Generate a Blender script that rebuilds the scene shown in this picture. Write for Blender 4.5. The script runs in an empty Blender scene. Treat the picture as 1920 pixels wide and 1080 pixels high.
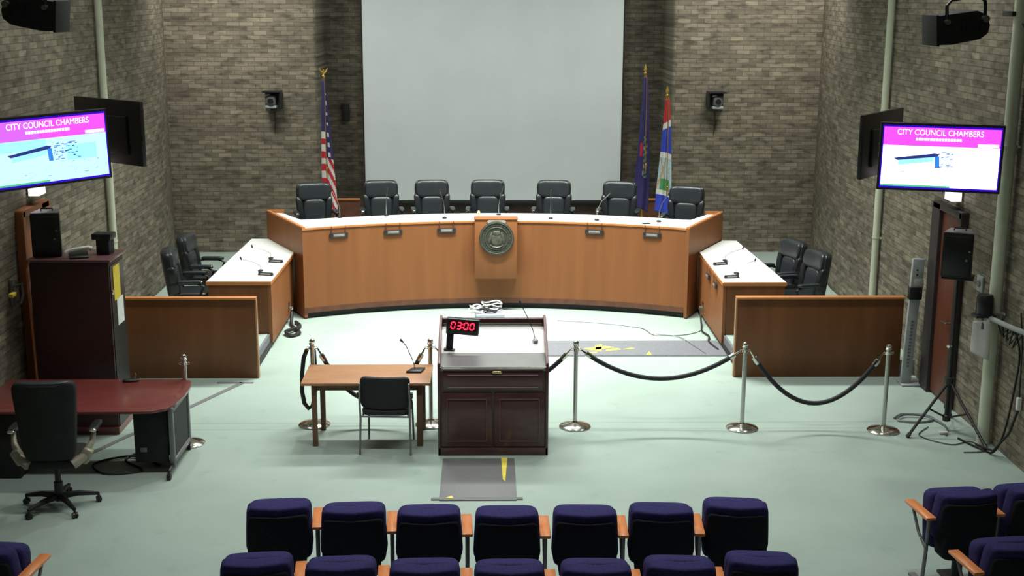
import bpy, bmesh, math, random
from mathutils import Vector, Matrix, Euler
random.seed(7)
S = bpy.context.scene
COL = S.collection
R = math.radians
PI = math.pi

# ------------------------------------------------------------------ camera
cd = bpy.data.cameras.new('camera'); cam = bpy.data.objects.new('camera', cd); COL.objects.link(cam)
TH, PS, RO = R(12.8), R(1.15), R(0.2)
fw = Vector((math.sin(PS)*math.cos(TH), math.cos(PS)*math.cos(TH), -math.sin(TH)))
r0 = Vector((math.cos(PS), -math.sin(PS), 0)); u0 = r0.cross(fw)
rt = r0*math.cos(RO) + u0*math.sin(RO); up = u0*math.cos(RO) - r0*math.sin(RO)
mw = Matrix.Identity(4)
for i in range(3):
    mw[i][0] = rt[i]; mw[i][1] = up[i]; mw[i][2] = -fw[i]
mw.translation = Vector((-0.17, 0, 4.81)); cam.matrix_world = mw
cd.sensor_width = 36; cd.lens = 36*2400/1920; cd.clip_end = 200
S.camera = cam

# ------------------------------------------------------------------ light and exposure
S.view_settings.view_transform = 'Standard'; S.view_settings.look = 'None'
S.view_settings.gamma = 1; S.view_settings.use_curve_mapping = False
S.view_settings.exposure = 0.0
w = bpy.data.worlds.new('world'); S.world = w; w.use_nodes = True
w.node_tree.nodes['Background'].inputs[0].default_value = (0.5, 0.55, 0.5, 1)
w.node_tree.nodes['Background'].inputs[1].default_value = 0.02

def area(name, loc, sx, sy, power, col=(1, 1, .95), target=None, spread=180):
    l = bpy.data.lights.new(name, 'AREA'); l.shape = 'RECTANGLE'; l.size = sx; l.size_y = sy
    l.energy = power; l.color = col; l.spread = R(spread)
    o = bpy.data.objects.new(name, l); COL.objects.link(o); o.location = loc
    if target is not None:
        d = Vector(target) - Vector(loc); o.rotation_euler = d.to_track_quat('-Z', 'Y').to_euler()
    return o
KC = (0.97, 1.0, 0.93)
area('ceiling_lamp_row_dais', (0, 17.9, 6.85), 4.8, 0.5, 540, KC, (0, 17.8, 0), 100)
area('screen_fill', (0, 20.3, 6.85), 2.5, 0.3, 42, (.95, 1, 1), (0, 24.0, 2.2), 110)  # unseen fill light, added to brighten the projection screen
for lx in (-4.5, 4.5): area('ceiling_lamp_rear', (lx, 20.9, 6.85), 1.2, 0.5, 95, (1, .97, .9), (lx, 22.8, 2.5), 120)
for k, (lx, le) in enumerate(((-4.2, 46), (-1.3, 58), (1.5, 54), (4.2, 50))):
    area('ceiling_downlight', (lx, 14.9, 6.85), .35, .35, le, (1, 1, .94), (lx, 14.7, 0), 140)
area('ceiling_lamp_row_house', (0, 10.6, 6.85), 7.0, 0.3, 125, (1, 1, .95), (0, 10.6, 0), 95)
area('balcony_fill', (0, 4.0, 6.85), 8.0, 0.8, 32, (1, 1, .86), (0, 12, 2.5), 170)  # unseen fill over the balcony, added for ambient light

# ------------------------------------------------------------------ materials
def M(name, col, rough=0.6, metal=0, spec=0.5, noise=0, nscale=8, col2=None, bump=0, bscale=200, emit=None, es=1, stretch=(1, 1, 1), coat=0):
    m = bpy.data.materials.new(name); m.use_nodes = True
    nt = m.node_tree; b = nt.nodes['Principled BSDF']
    b.inputs['Roughness'].default_value = rough; b.inputs['Metallic'].default_value = metal
    b.inputs['Specular IOR Level'].default_value = spec
    b.inputs['Coat Weight'].default_value = coat; b.inputs['Coat Roughness'].default_value = .15
    b.inputs['Base Color'].default_value = (*col, 1)
    tc = nt.nodes.new('ShaderNodeTexCoord'); mp = nt.nodes.new('ShaderNodeMapping')
    mp.inputs['Scale'].default_value = stretch
    nt.links.new(tc.outputs['Object'], mp.inputs['Vector'])
    c2 = col2 or tuple(min(1, c*(1+noise)) for c in col)
    c1 = col if col2 else tuple(c*(1-noise) for c in col)
    nz = nt.nodes.new('ShaderNodeTexNoise'); nz.inputs['Scale'].default_value = nscale; nz.inputs['Detail'].default_value = 4
    nt.links.new(mp.outputs[0], nz.inputs['Vector'])
    rp = nt.nodes.new('ShaderNodeValToRGB')
    rp.color_ramp.elements[0].position = .32; rp.color_ramp.elements[1].position = .68
    rp.color_ramp.elements[0].color = (*c1, 1); rp.color_ramp.elements[1].color = (*c2, 1)
    nt.links.new(nz.outputs['Fac'], rp.inputs[0]); nt.links.new(rp.outputs[0], b.inputs['Base Color'])
    if bump:
        n2 = nt.nodes.new('ShaderNodeTexNoise'); n2.inputs['Scale'].default_value = bscale
        nt.links.new(tc.outputs['Object'], n2.inputs['Vector'])
        bp = nt.nodes.new('ShaderNodeBump'); bp.inputs['Strength'].default_value = bump; bp.inputs['Distance'].default_value = .004
        nt.links.new(n2.outputs['Fac'], bp.inputs['Height']); nt.links.new(bp.outputs[0], b.inputs['Normal'])
    if emit:
        b.inputs['Emission Color'].default_value = (*emit, 1); b.inputs['Emission Strength'].default_value = es
    return m

def brick(name, swap, k=1.0):
    m = bpy.data.materials.new(name); m.use_nodes = True; nt = m.node_tree; N = nt.nodes; L = nt.links
    b = N['Principled BSDF']; b.inputs['Roughness'].default_value = .75; b.inputs['Specular IOR Level'].default_value = .35
    tc = N.new('ShaderNodeTexCoord'); sp = N.new('ShaderNodeSeparateXYZ'); cb = N.new('ShaderNodeCombineXYZ')
    L.new(tc.outputs['Object'], sp.inputs[0])
    L.new(sp.outputs['Y' if swap else 'X'], cb.inputs['X']); L.new(sp.outputs['Z'], cb.inputs['Y'])
    br = N.new('ShaderNodeTexBrick'); br.offset = .5
    br.inputs['Scale'].default_value = 1.0; br.inputs['Brick Width'].default_value = .24; br.inputs['Row Height'].default_value = .078
    br.inputs['Mortar Size'].default_value = .006; br.inputs['Mortar Smooth'].default_value = .3; br.inputs['Bias'].default_value = -.15
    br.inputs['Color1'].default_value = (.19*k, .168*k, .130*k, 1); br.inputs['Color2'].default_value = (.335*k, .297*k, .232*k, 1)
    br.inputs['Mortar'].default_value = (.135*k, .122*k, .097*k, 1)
    L.new(cb.outputs[0], br.inputs['Vector'])
    # large purple-grey and olive patches of differently fired bricks
    nz = N.new('ShaderNodeTexNoise'); nz.inputs['Scale'].default_value = 1.6; nz.inputs['Detail'].default_value = 6; nz.inputs['Roughness'].default_value = .75
    mp = N.new('ShaderNodeMapping'); mp.inputs['Scale'].default_value = (.8, 2.2, 1)
    L.new(cb.outputs[0], mp.inputs[0]); L.new(mp.outputs[0], nz.inputs['Vector'])
    rp = N.new('ShaderNodeValToRGB'); e = rp.color_ramp.elements
    e[0].position = .33; e[0].color = (.62, .61, .60, 1); e[1].position = .66; e[1].color = (1.12, 1.12, 1.05, 1)
    L.new(nz.outputs['Fac'], rp.inputs[0])
    mx = N.new('ShaderNodeMix'); mx.data_type = 'RGBA'; mx.blend_type = 'MULTIPLY'; mx.inputs[0].default_value = 1
    L.new(br.outputs['Color'], mx.inputs[6]); L.new(rp.outputs[0], mx.inputs[7])
    n3 = N.new('ShaderNodeTexNoise'); n3.inputs['Scale'].default_value = 1; n3.inputs['Detail'].default_value = 1
    m3 = N.new('ShaderNodeMapping'); m3.inputs['Scale'].default_value = (4.2, 12.8, 1)
    L.new(cb.outputs[0], m3.inputs[0]); L.new(m3.outputs[0], n3.inputs['Vector'])
    r3 = N.new('ShaderNodeValToRGB'); e = r3.color_ramp.elements
    e[0].position = .3; e[0].color = (.50, .48, .50, 1); e[1].position = .5; e[1].color = (1, 1, 1, 1)
    L.new(n3.outputs['Fac'], r3.inputs[0])
    m4 = N.new('ShaderNodeMix'); m4.data_type = 'RGBA'; m4.blend_type = 'MULTIPLY'; m4.inputs[0].default_value = .9
    L.new(mx.outputs[2], m4.inputs[6]); L.new(r3.outputs[0], m4.inputs[7])
    L.new(m4.outputs[2], b.inputs['Base Color'])
    bp = N.new('ShaderNodeBump'); bp.inputs['Strength'].default_value = .5; bp.inputs['Distance'].default_value = .008; bp.invert = True
    L.new(br.outputs['Fac'], bp.inputs['Height']); L.new(bp.outputs[0], b.inputs['Normal'])
    return m
brick_side = brick('brick_side', True); brick_back = brick('brick_back', False); brick_recess_shaded = brick('brick_recess_shaded', False, .75)  # recess brick is a darker copy, its shade put into the colour

def carpet():
    m = bpy.data.materials.new('green_carpet'); m.use_nodes = True; nt = m.node_tree; N = nt.nodes; L = nt.links
    b = N['Principled BSDF']; b.inputs['Roughness'].default_value = .9; b.inputs['Specular IOR Level'].default_value = .15
    tc = N.new('ShaderNodeTexCoord')
    nz = N.new('ShaderNodeTexNoise'); nz.inputs['Scale'].default_value = .9; nz.inputs['Detail'].default_value = 5
    L.new(tc.outputs['Object'], nz.inputs['Vector'])
    rp = N.new('ShaderNodeValToRGB'); e = rp.color_ramp.elements
    e[0].position = .3; e[0].color = (.295, .375, .335, 1); e[1].position = .7; e[1].color = (.35, .43, .39, 1)
    L.new(nz.outputs['Fac'], rp.inputs[0])
    n2 = N.new('ShaderNodeTexNoise'); n2.inputs['Scale'].default_value = 3.5; n2.inputs['Detail'].default_value = 3
    mp = N.new('ShaderNodeMapping'); mp.inputs['Location'].default_value = (3, 9, 0)
    L.new(tc.outputs['Object'], mp.inputs[0]); L.new(mp.outputs[0], n2.inputs['Vector'])
    r2 = N.new('ShaderNodeValToRGB'); e = r2.color_ramp.elements
    e[0].position = .62; e[0].color = (1, 1, 1, 1); e[1].position = .75; e[1].color = (.86, .92, .90, 1)
    L.new(n2.outputs['Fac'], r2.inputs[0])
    mx = N.new('ShaderNodeMix'); mx.data_type = 'RGBA'; mx.blend_type = 'MULTIPLY'; mx.inputs[0].default_value = 1
    L.new(rp.outputs[0], mx.inputs[6]); L.new(r2.outputs[0], mx.inputs[7])
    # two carpet seams across the room, where the cloth is worn darker
    sp = N.new('ShaderNodeSeparateXYZ'); L.new(tc.outputs['Object'], sp.inputs[0])
    prev = mx.outputs[2]
    for y in (14.12, 13.90):
        s = N.new('ShaderNodeMath'); s.operation = 'SUBTRACT'; s.inputs[1].default_value = y; L.new(sp.outputs['Y'], s.inputs[0])
        a = N.new('ShaderNodeMath'); a.operation = 'ABSOLUTE'; L.new(s.outputs[0], a.inputs[0])
        c = N.new('ShaderNodeMath'); c.operation = 'LESS_THAN'; c.inputs[1].default_value = .016; L.new(a.outputs[0], c.inputs[0])
        k = N.new('ShaderNodeMath'); k.operation = 'MULTIPLY'; k.inputs[1].default_value = .22; L.new(c.outputs[0], k.inputs[0])
        q = N.new('ShaderNodeMix'); q.data_type = 'RGBA'; L.new(k.outputs[0], q.inputs[0]); L.new(prev, q.inputs[6]); q.inputs[7].default_value = (.1, .15, .13, 1)
        prev = q.outputs[2]
    L.new(prev, b.inputs['Base Color'])
    n4 = N.new('ShaderNodeTexNoise'); n4.inputs['Scale'].default_value = 260; L.new(tc.outputs['Object'], n4.inputs['Vector'])
    bp = N.new('ShaderNodeBump'); bp.inputs['Strength'].default_value = .3; bp.inputs['Distance'].default_value = .004
    L.new(n4.outputs['Fac'], bp.inputs['Height']); L.new(bp.outputs[0], b.inputs['Normal'])
    return m
m_carpet = carpet()

m_wood = M('cherry_veneer', (.255, .096, .034), .5, spec=.3, noise=.09, nscale=2.2, stretch=(3, 3, .2))
m_woodedge = M('cherry_edge', (.52, .20, .065), .4, noise=.08, stretch=(1, 1, 8))
m_woodshade = M('shaded_veneer', (.17, .064, .023), .45, spec=.35, noise=.16, nscale=2.5, stretch=(2, 2, .3))  # same cherry wood darkened: shade of the unlit panels put into the colour
m_laminate = M('pale_laminate', (.82, .87, .84), .3, noise=.03, nscale=30)
m_kick = M('black_kick', (.012, .012, .012), .6, noise=.2)
m_kickwood = M('dark_base_wood', (.12, .045, .025), .5, noise=.2)
m_mahog = M('dark_mahogany', (.060, .022, .022), .32, noise=.25, nscale=4, stretch=(1, 1, 5), coat=.25)
m_mahogtop = M('mahogany_top', (.17, .035, .032), .3, noise=.15, nscale=5, stretch=(.5, 4, 1), coat=.4)
m_moulding = M('mahogany_moulding', (.12, .060, .062), .35, noise=.1)
m_cab = M('cabinet_wood', (.040, .014, .014), .45, noise=.2, stretch=(1, 1, 5))
m_cabtop = M('cabinet_top_wood', (.13, .06, .065), .35, noise=.1, coat=.3)
m_table = M('table_oak', (.42, .215, .11), .4, noise=.12, nscale=4, stretch=(.6, 7, 1))
m_tleg = M('table_leg_wood', (.16, .075, .04), .5, noise=.15, stretch=(3, 3, .5))
m_leather = M('black_leather', (.014, .017, .020), .28, spec=.6, noise=.15, bump=.25, bscale=90)
m_leatherpad = M('grey_black_leather', (.026, .032, .037), .30, spec=.6, noise=.12, bump=.25, bscale=90)
m_plastic = M('black_plastic', (.012, .013, .014), .38, noise=.15)
m_matte = M('matte_black', (.012, .013, .014), .75, noise=.2, bump=.2)
m_metalblack = M('black_metal', (.018, .018, .02), .4, metal=.3, noise=.15)
m_chrome = M('chrome', (.80, .77, .72), .14, metal=1, noise=.04)
m_steel = M('brushed_steel', (.50, .49, .47), .3, metal=1, noise=.08, stretch=(1, 1, 20))
m_greymetal = M('grey_metal', (.20, .21, .22), .45, metal=.5, noise=.1)
m_lightgrey = M('light_grey_paint', (.36, .38, .39), .5, noise=.1)
m_navy = M('navy_fabric', (.035, .032, .12), .9, spec=.15, noise=.2, nscale=60, bump=.4, bscale=300)
m_navyshade = M('navy_shaded', (.017, .018, .024), .85, spec=.12, noise=.2, nscale=60)  # navy seat fabric darkened, shade of the unlit backs put into the colour
m_arm = M('orange_arm_wood', (.78, .27, .085), .35, noise=.12, nscale=6, stretch=(6, .6, 1), coat=.3)
m_rope = M('black_rope', (.015, .015, .02), .65, noise=.3, nscale=120)
m_pipe = M('cream_conduit', (.56, .60, .47), .45, noise=.05)
m_screen = M('projection_cloth', (.70, .76, .765), .85, noise=.03, nscale=1.2, spec=.2)
m_screenblack = M('screen_border', (.015, .014, .016), .7, noise=.1)
m_gold = M('gold_metal', (.62, .42, .10), .3, metal=.8, noise=.1)
m_brass = M('brass', (.75, .60, .30), .25, metal=1, noise=.05)
m_bronze = M('grey_bronze', (.10, .10, .075), .5, metal=.3, noise=.35, nscale=25, bump=.6, bscale=40)
m_bronzed = M('dark_bronze', (.048, .054, .042), .55, metal=.2, noise=.35, nscale=30, bump=.6, bscale=40)
m_silver = M('silver_engraving', (.45, .44, .42), .45, metal=.2, noise=.2, nscale=50)
m_plate = M('nameplate_black', (.03, .025, .025), .35, noise=.1)
m_plategrey = M('nameplate_insert', (.20, .20, .20), .4, noise=.1)
m_white = M('white_paper', (.80, .82, .80), .7, noise=.03)
m_whiteplastic = M('white_plastic', (.75, .76, .74), .35, noise=.03)
m_yellow = M('yellow_card', (.80, .62, .05), .6, noise=.06)
m_tape = M('yellow_tape', (.85, .72, .10), .55, noise=.08)
m_mat = M('grey_cable_mat', (.155, .16, .165), .6, noise=.12, nscale=40, stretch=(8, 1, 1))
m_matside = M('light_grey_cable_mat', (.16, .17, .19), .6, noise=.12, nscale=40)
m_doorred = M('door_red_wood', (.13, .035, .018), .45, noise=.15, stretch=(3, 3, .4))
m_doororange = M('door_orange_wood', (.33, .11, .035), .45, noise=.15, stretch=(3, 3, .4))
m_frame = M('door_frame_dark', (.030, .022, .024), .5, noise=.15)
m_ceiling = M('ceiling_paint', (.38, .38, .34), .9, noise=.05)
m_wallplain = M('plain_rear_wall', (.20, .19, .15), .8, noise=.08)
m_tan = M('tan_object', (.62, .48, .26), .5, noise=.1)
m_greybox = M('grey_box', (.42, .45, .52), .5, noise=.06)
m_lectop = M('lectern_grey_laminate', (.21, .21, .215), .28, noise=.12, nscale=3, coat=.3)
m_lecglare = M('lectern_glare_laminate', (.88, .88, .87), .3, noise=.02)  # white colour carries the glare on the glossy top
m_lecrim = M('lectern_rim', (.26, .17, .18), .35, noise=.1)
m_seatbeige = M('beige_arm_metal', (.33, .31, .24), .4, metal=.2, noise=.1)
m_doorcap = M('dark_wall_wood', (.06, .03, .022), .55, noise=.2)
m_red = M('flag_red', (.55, .025, .04), .75, noise=.08)
m_flagwhite = M('flag_white', (.72, .72, .68), .75, noise=.05)
m_flagblue = M('flag_navy', (.035, .030, .14), .75, noise=.12)
m_cityblue = M('flag_bright_blue', (.035, .065, .52), .75, noise=.1)
m_green = M('flag_green', (.08, .30, .10), .75, noise=.2)
m_pale = M('flag_pale_blue', (.42, .58, .62), .75, noise=.15, nscale=30)
m_tanflag = M('flag_tan', (.50, .34, .20), .75, noise=.2)
m_led = M('red_led', (.4, .0, .01), .4, emit=(1, .015, .04), es=5.0)
m_ledback = M('clock_face', (.03, .0, .004), .2, noise=.1)
m_signlit = M('lit_sign_face', (.9, .85, .85), .4, emit=(1, .86, .92), es=2.6)
e_mag = M('screen_magenta', (.3, 0, .3), .5, emit=(1.0, .10, .95), es=1.0)
e_mag2 = M('screen_violet', (.3, 0, .3), .5, emit=(.75, .16, 1.0), es=1.0)
e_white = M('screen_white', (.3, .3, .3), .5, emit=(.93, 1.0, .98), es=1.7)
e_cyan = M('screen_cyan', (.1, .3, .3), .5, emit=(.42, 1.0, 1.0), es=1.0)
e_cyan2 = M('screen_pale_cyan', (.1, .3, .3), .5, emit=(.66, 1.0, 1.0), es=1.0)
e_blue = M('screen_blue', (0, 0, .1), .5, emit=(.05, .30, .95), es=.9)
e_dark = M('screen_dark_roof', (0, 0, .02), .5, emit=(.03, .05, .32), es=.8)
e_fringe = M('screen_blue_fringe', (0, 0, .05), .5, emit=(.04, .0, .75), es=.8)  # glow of the overexposed bezel, put in as emission
e_green = M('screen_green', (0, .1, .02), .5, emit=(.12, .75, .38), es=.8)

# ------------------------------------------------------------------ mesh helpers
class B:
    def __init__(s): s.bm = bmesh.new(); s.mi = 0
    def _fin(s, vs):
        fs = set()
        for v in vs:
            for f in v.link_faces: fs.add(f)
        for f in fs: f.material_index = s.mi
    def box(s, c, d, rx=0, ry=0, rz=0, bev=0, seg=2):
        t = bmesh.new(); bmesh.ops.create_cube(t, size=1)
        for v in t.verts: v.co = Vector((v.co.x*d[0], v.co.y*d[1], v.co.z*d[2]))
        if bev: bmesh.ops.bevel(t, geom=t.edges[:], offset=min(bev, min(d)*.49), segments=seg, affect='EDGES', profile=.5)
        m = Matrix.Translation(c) @ Euler((rx, ry, rz)).to_matrix().to_4x4()
        t.transform(m); s._merge(t); return s
    def _merge(s, t):
        t.verts.ensure_lookup_table(); mp = {}
        for v in t.verts: mp[v] = s.bm.verts.new(v.co)
        for f in t.faces:
            try: nf = s.bm.faces.new([mp[v] for v in f.verts]); nf.material_index = s.mi
            except ValueError: pass
        t.free()
    def rings(s, rings, cap=True, closed=False):
        vs = [[s.bm.verts.new(p) for p in r] for r in rings]; n = len(vs[0]); m = len(vs)
        for i in range(m if closed else m-1):
            a, b = vs[i], vs[(i+1) % m]
            for j in range(n):
                f = s.bm.faces.new((a[j], a[(j+1) % n], b[(j+1) % n], b[j])); f.material_index = s.mi
        if cap and not closed:
            f = s.bm.faces.new(vs[0][::-1]); f.material_index = s.mi
            f = s.bm.faces.new(vs[-1]); f.material_index = s.mi
        return s
    def tube(s, pts, r, n=10, closed=False):
        pts = [Vector(p) for p in pts]; rr = []; ref = None; L = len(pts)
        for i, p in enumerate(pts):
            a = pts[(i-1) % L] if (closed or i > 0) else p; b = pts[(i+1) % L] if (closed or i < L-1) else p
            d = (b-a).normalized()
            if ref is None: ref = d.orthogonal().normalized()
            ref = (ref - d*ref.dot(d)).normalized(); q = d.cross(ref)
            rad = r[i] if isinstance(r, (list, tuple)) else r
            rr.append([p + (ref*math.cos(2*PI*k/n) + q*math.sin(2*PI*k/n))*rad for k in range(n)])
        return s.rings(rr, closed=closed)
    def cyl(s, a, b, r, r2=None, n=16): return s.tube([a, b], [r, r if r2 is None else r2], n)
    def lathe(s, prof, c=(0, 0, 0), n=28, axis='Z'):
        rr = []
        for r, z in prof:
            ring = []
            for k in range(n):
                a = 2*PI*k/n; x, y = r*math.cos(a), r*math.sin(a)
                p = (x, y, z) if axis == 'Z' else ((x, -z, y) if axis == 'Y' else (z, x, y))
                ring.append(Vector(p)+Vector(c))
            rr.append(ring)
        return s.rings(rr)
    def prism(s, poly, z0, z1, bev=0):
        t = bmesh.new(); vs = [t.verts.new((x, y, z0)) for x, y in poly]; f = t.faces.new(vs)
        e = bmesh.ops.extrude_face_region(t, geom=[f])
        for v in e['geom']:
            if isinstance(v, bmesh.types.BMVert): v.co.z = z1
        if bev: bmesh.ops.bevel(t, geom=t.edges[:], offset=bev, segments=2, affect='EDGES', profile=.5)
        s._merge(t); return s
    def prism_y(s, poly, y0, y1, bev=0):      # poly in x,z
        t = bmesh.new(); vs = [t.verts.new((x, y0, z)) for x, z in poly]; f = t.faces.new(vs)
        e = bmesh.ops.extrude_face_region(t, geom=[f])
        for v in e['geom']:
            if isinstance(v, bmesh.types.BMVert): v.co.y = y1
        if bev: bmesh.ops.bevel(t, geom=t.edges[:], offset=bev, segments=2, affect='EDGES', profile=.5)
        s._merge(t); return s
    def prism_x(s, poly, x0, x1, bev=0):      # poly in y,z
        t = bmesh.new(); vs = [t.verts.new((x0, y, z)) for y, z in poly]; f = t.faces.new(vs)
        e = bmesh.ops.extrude_face_region(t, geom=[f])
        for v in e['geom']:
            if isinstance(v, bmesh.types.BMVert): v.co.x = x1
        if bev: bmesh.ops.bevel(t, geom=t.edges[:], offset=bev, segments=2, affect='EDGES', profile=.5)
        s._merge(t); return s
    def puff(s, c, d, e1=.35, e2=.35, rx=0, ry=0, rz=0, n=28, m=14, taper=0, bow=0):
        # cushion: a superellipsoid; taper narrows it towards the bottom, bow curves it about z
        def pw(v, e): return math.copysign(abs(v)**e, v)
        rot = Euler((rx, ry, rz)).to_matrix(); rr = []
        for i in range(m+1):
            ph = -PI/2 + PI*i/m; ph = max(-PI/2+.02, min(PI/2-.02, ph))
            ring = []
            for k in range(n):
                th = 2*PI*k/n
                x = pw(math.cos(ph), e1)*pw(math.cos(th), e2); y = pw(math.cos(ph), e1)*pw(math.sin(th), e2); z = pw(math.sin(ph), e1)
                x *= 1 - taper*(1-z)/2; p = Vector((x*d[0]/2, y*d[1]/2 + bow*x*x, z*d[2]/2))
                ring.append(rot @ p + Vector(c))
            rr.append(ring)
        return s.rings(rr)
    def face(s, pts):
        f = s.bm.faces.new([s.bm.verts.new(p) for p in pts]); f.material_index = s.mi; return s
    def text(s, txt, c, size, depth=.002, width=None):   # lettering in the local XZ plane facing -Y, centred on c
        cu = bpy.data.curves.new('t', 'FONT'); cu.body = txt; cu.size = size; cu.extrude = depth; cu.align_x = 'CENTER'; cu.align_y = 'CENTER'
        o = bpy.data.objects.new('t', cu); COL.objects.link(o)
        dg = bpy.context.evaluated_depsgraph_get(); me = bpy.data.meshes.new_from_object(o.evaluated_get(dg))
        t = bmesh.new(); t.from_mesh(me); bpy.data.objects.remove(o); bpy.data.meshes.remove(me)
        xs = [v.co.x for v in t.verts]; k = 1
        if width and xs: k = width/(max(xs)-min(xs))
        for v in t.verts: v.co = Vector((v.co.x*k+c[0], c[1]-v.co.z, v.co.y+c[2]))
        s._merge(t); return s

def obj(name, b, mat, parent=None, world=False, flat=False):
    bm = b.bm
    bmesh.ops.recalc_face_normals(bm, faces=bm.faces[:])
    if not flat:
        for f in bm.faces: f.smooth = True
        for e in bm.edges:
            if len(e.link_faces) == 2 and e.calc_face_angle(0) > R(38): e.smooth = False
    if world and parent is not None: bmesh.ops.translate(bm, verts=bm.verts[:], vec=-parent.location)
    me = bpy.data.meshes.new(name); bm.to_mesh(me); bm.free()
    for m in (mat if isinstance(mat, (list, tuple)) else [mat]): me.materials.append(m)
    o = bpy.data.objects.new(name, me); COL.objects.link(o)
    if parent is not None: o.parent = parent
    return o
def thing(name, label, cat, loc=(0, 0, 0), rz=0, group=None):
    o = bpy.data.objects.new(name, None); COL.objects.link(o); o.empty_display_size = .1
    o.location = loc; o.rotation_euler = (0, 0, rz); return tag(o, label, cat, group)
def tag(o, label, cat, group=None, kind=None):
    o['label'] = label; o['category'] = cat
    if group: o['group'] = group
    if kind: o['kind'] = kind
    return o
def struct(name, b, mat, label=None):
    o = obj(name, b, mat); o['kind'] = 'structure'
    return o
def kids(o): return [c for c in COL.objects if c.parent == o]
def dup(root, loc, rz, label):
    def cp(o, par):
        c = o.copy(); COL.objects.link(c); c.parent = par
        for ch in kids(o): cp(ch, c)
        return c
    r = cp(root, None); r.location = loc; r.rotation_euler = (0, 0, rz); r['label'] = label
    return r

# ------------------------------------------------------------------ the room
struct('floor', B().box((0, 11, -.05), (13, 29, .1)), m_carpet)
struct('ceiling', B().box((0, 11, 7.05), (13, 29, .1)), m_ceiling)
WH = 7.0
def wall_path(pts, th):      # pts inner face (x,y), thickened outwards by th in x
    return pts + [(x+th, y) for x, y in reversed(pts)]
rp = [(5.42, -2.0), (5.42, 19.6), (5.45, 20.3), (5.52, 21.1), (5.66, 22.2), (5.86, 23.35)]
struct('wall_right', B().prism(wall_path(rp, .5), 0, WH), brick_side)
lp = [(-5.40, -2.0), (-5.40, 19.9), (-5.42, 20.6), (-5.50, 21.3), (-5.66, 22.2), (-5.92, 23.35)]
struct('wall_left', B().prism(wall_path(lp, -.5), 0, WH), brick_side)
bw = B()
def pier(xa, xb, rnd):       # pier with a rounded inner corner at xb
    s = 1 if xb > xa else -1; r = .09
    arc = [(xb - s*r + s*r*math.sin(a), 23.3 + r - r*math.cos(a)) for a in [R(15*i) for i in range(7)]]
    return [(xa, 23.3)] + arc + [(xb, 24.8), (xa, 24.8)]
bw.prism(pier(-6.6, -3.20, 0), 0, WH); bw.prism(pier(6.6, 3.16, 0), 0, WH)
struct('wall_back', bw, brick_back)
struct('wall_recess', B().box((0, 24.75, 3.5), (6.6, .3, 7)), brick_recess_shaded)
struct('wall_front', B().box((0, -2.2, 3.5), (12.5, .3, 7)), m_wallplain)

# raised floors behind the desks
struct('floor_raised_left', B().prism([(-5.40, 16.02), (-3.24, 16.02), (-3.24, 19.45), (-3.85, 20.75), (-3.85, 23.3), (-5.88, 23.3), (-5.6, 22.2), (-5.40, 20.4)], 0, .2), m_carpet)
struct('floor_raised_right', B().prism([(5.42, 16.02), (3.18, 16.02), (3.18, 19.45), (3.75, 20.65), (3.75, 23.3), (5.84, 23.3), (5.62, 22.2), (5.42, 20.2)], 0, .2), m_carpet)
for n_, x_, y_, s_ in ((7, -3.225, 16.72, 1.36), (8, 3.165, 16.66, 1.26)):
    q_ = B(); q_.box((x_, y_, .10), (.03, s_, .192)); q_.mi = 1; q_.box((x_-.012*(1 if x_ > 0 else -1), y_, .045), (.03, s_, .09))
    struct('trim_%d' % n_, q_, [m_matside, m_kick])
AC, AR = (-.03, 13.20), 6.52
def arc(r, x0, x1, n=24): return [(x, AC[1] + math.sqrt(r*r-(x-AC[0])**2)) for x in [x0+(x1-x0)*i/n for i in range(n+1)]]
plat = arc(AR+.12, -2.9, 2.84) + [(3.62, 20.5), (3.75, 20.65), (3.75, 24.6), (-3.85, 24.6), (-3.85, 20.75), (-3.72, 20.6)]
struct('floor_raised_dais', B().prism(plat, 0, .6), m_carpet)
# low dark wainscot behind the dais, wooden rails at both of its ends
struct('trim_1', B().box((-.05, 24.54, .80), (4.95, .08, .4)), m_doorcap)
for n_, xa, xb in ((2, -3.18, -2.52), (3, 2.44, 3.14)):
    t_ = struct('trim_%d' % n_, B().box(((xa+xb)/2, 23.62, .86), (xb-xa, .05, .52)), m_kickwood)
    c_ = obj('rail_cap', B().box(((xa+xb)/2, 23.61, 1.14), (xb-xa, .08, .035), bev=.01), m_woodedge, t_)
# dark joints beside the conduits
struct('trim_4', B().box((5.415, 17.98, 3.5), (.02, .09, 7)), m_kick)
struct('trim_5', B().box((5.415, 13.60, 3.5), (.02, .16, 7)), m_frame)
struct('trim_6', B().box((-5.395, 17.70, 3.5), (.02, .06, 7)), m_frame)

def door(name, X, s, ya, yb, zt, leafmat, framemat):      # s: +1 on the right wall; ya near, yb far
    d = struct(name, B().box((X - s*.01, (ya+yb)/2, zt/2), (.05, yb-ya-.12, zt-.06), bev=.004), leafmat)
    f = B()
    f.box((X-s*.02, ya+.03, zt/2), (.12, .08, zt), bev=.005); f.box((X-s*.02, yb-.10, zt/2), (.12, .28, zt), bev=.005)
    f.box((X-s*.02, (ya+yb)/2, zt-.03), (.12, yb-ya, .08), bev=.005)
    obj('door_frame', f, framemat, d)
    h = B(); h.cyl((X-s*.03, ya+.18, 1.02), (X-s*.10, ya+.18, 1.02), .012); h.box((X-s*.10, ya+.25, 1.02), (.02, .15, .02), bev=.006)
    obj('door_handle', h, m_steel, d)
    return d
door('door_1', -5.39, -1, 14.12, 14.98, 2.47, m_doororange, m_doororange)
door('door_2', 5.41, 1, 14.55, 15.50, 2.38, m_doorred, m_frame)

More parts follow.
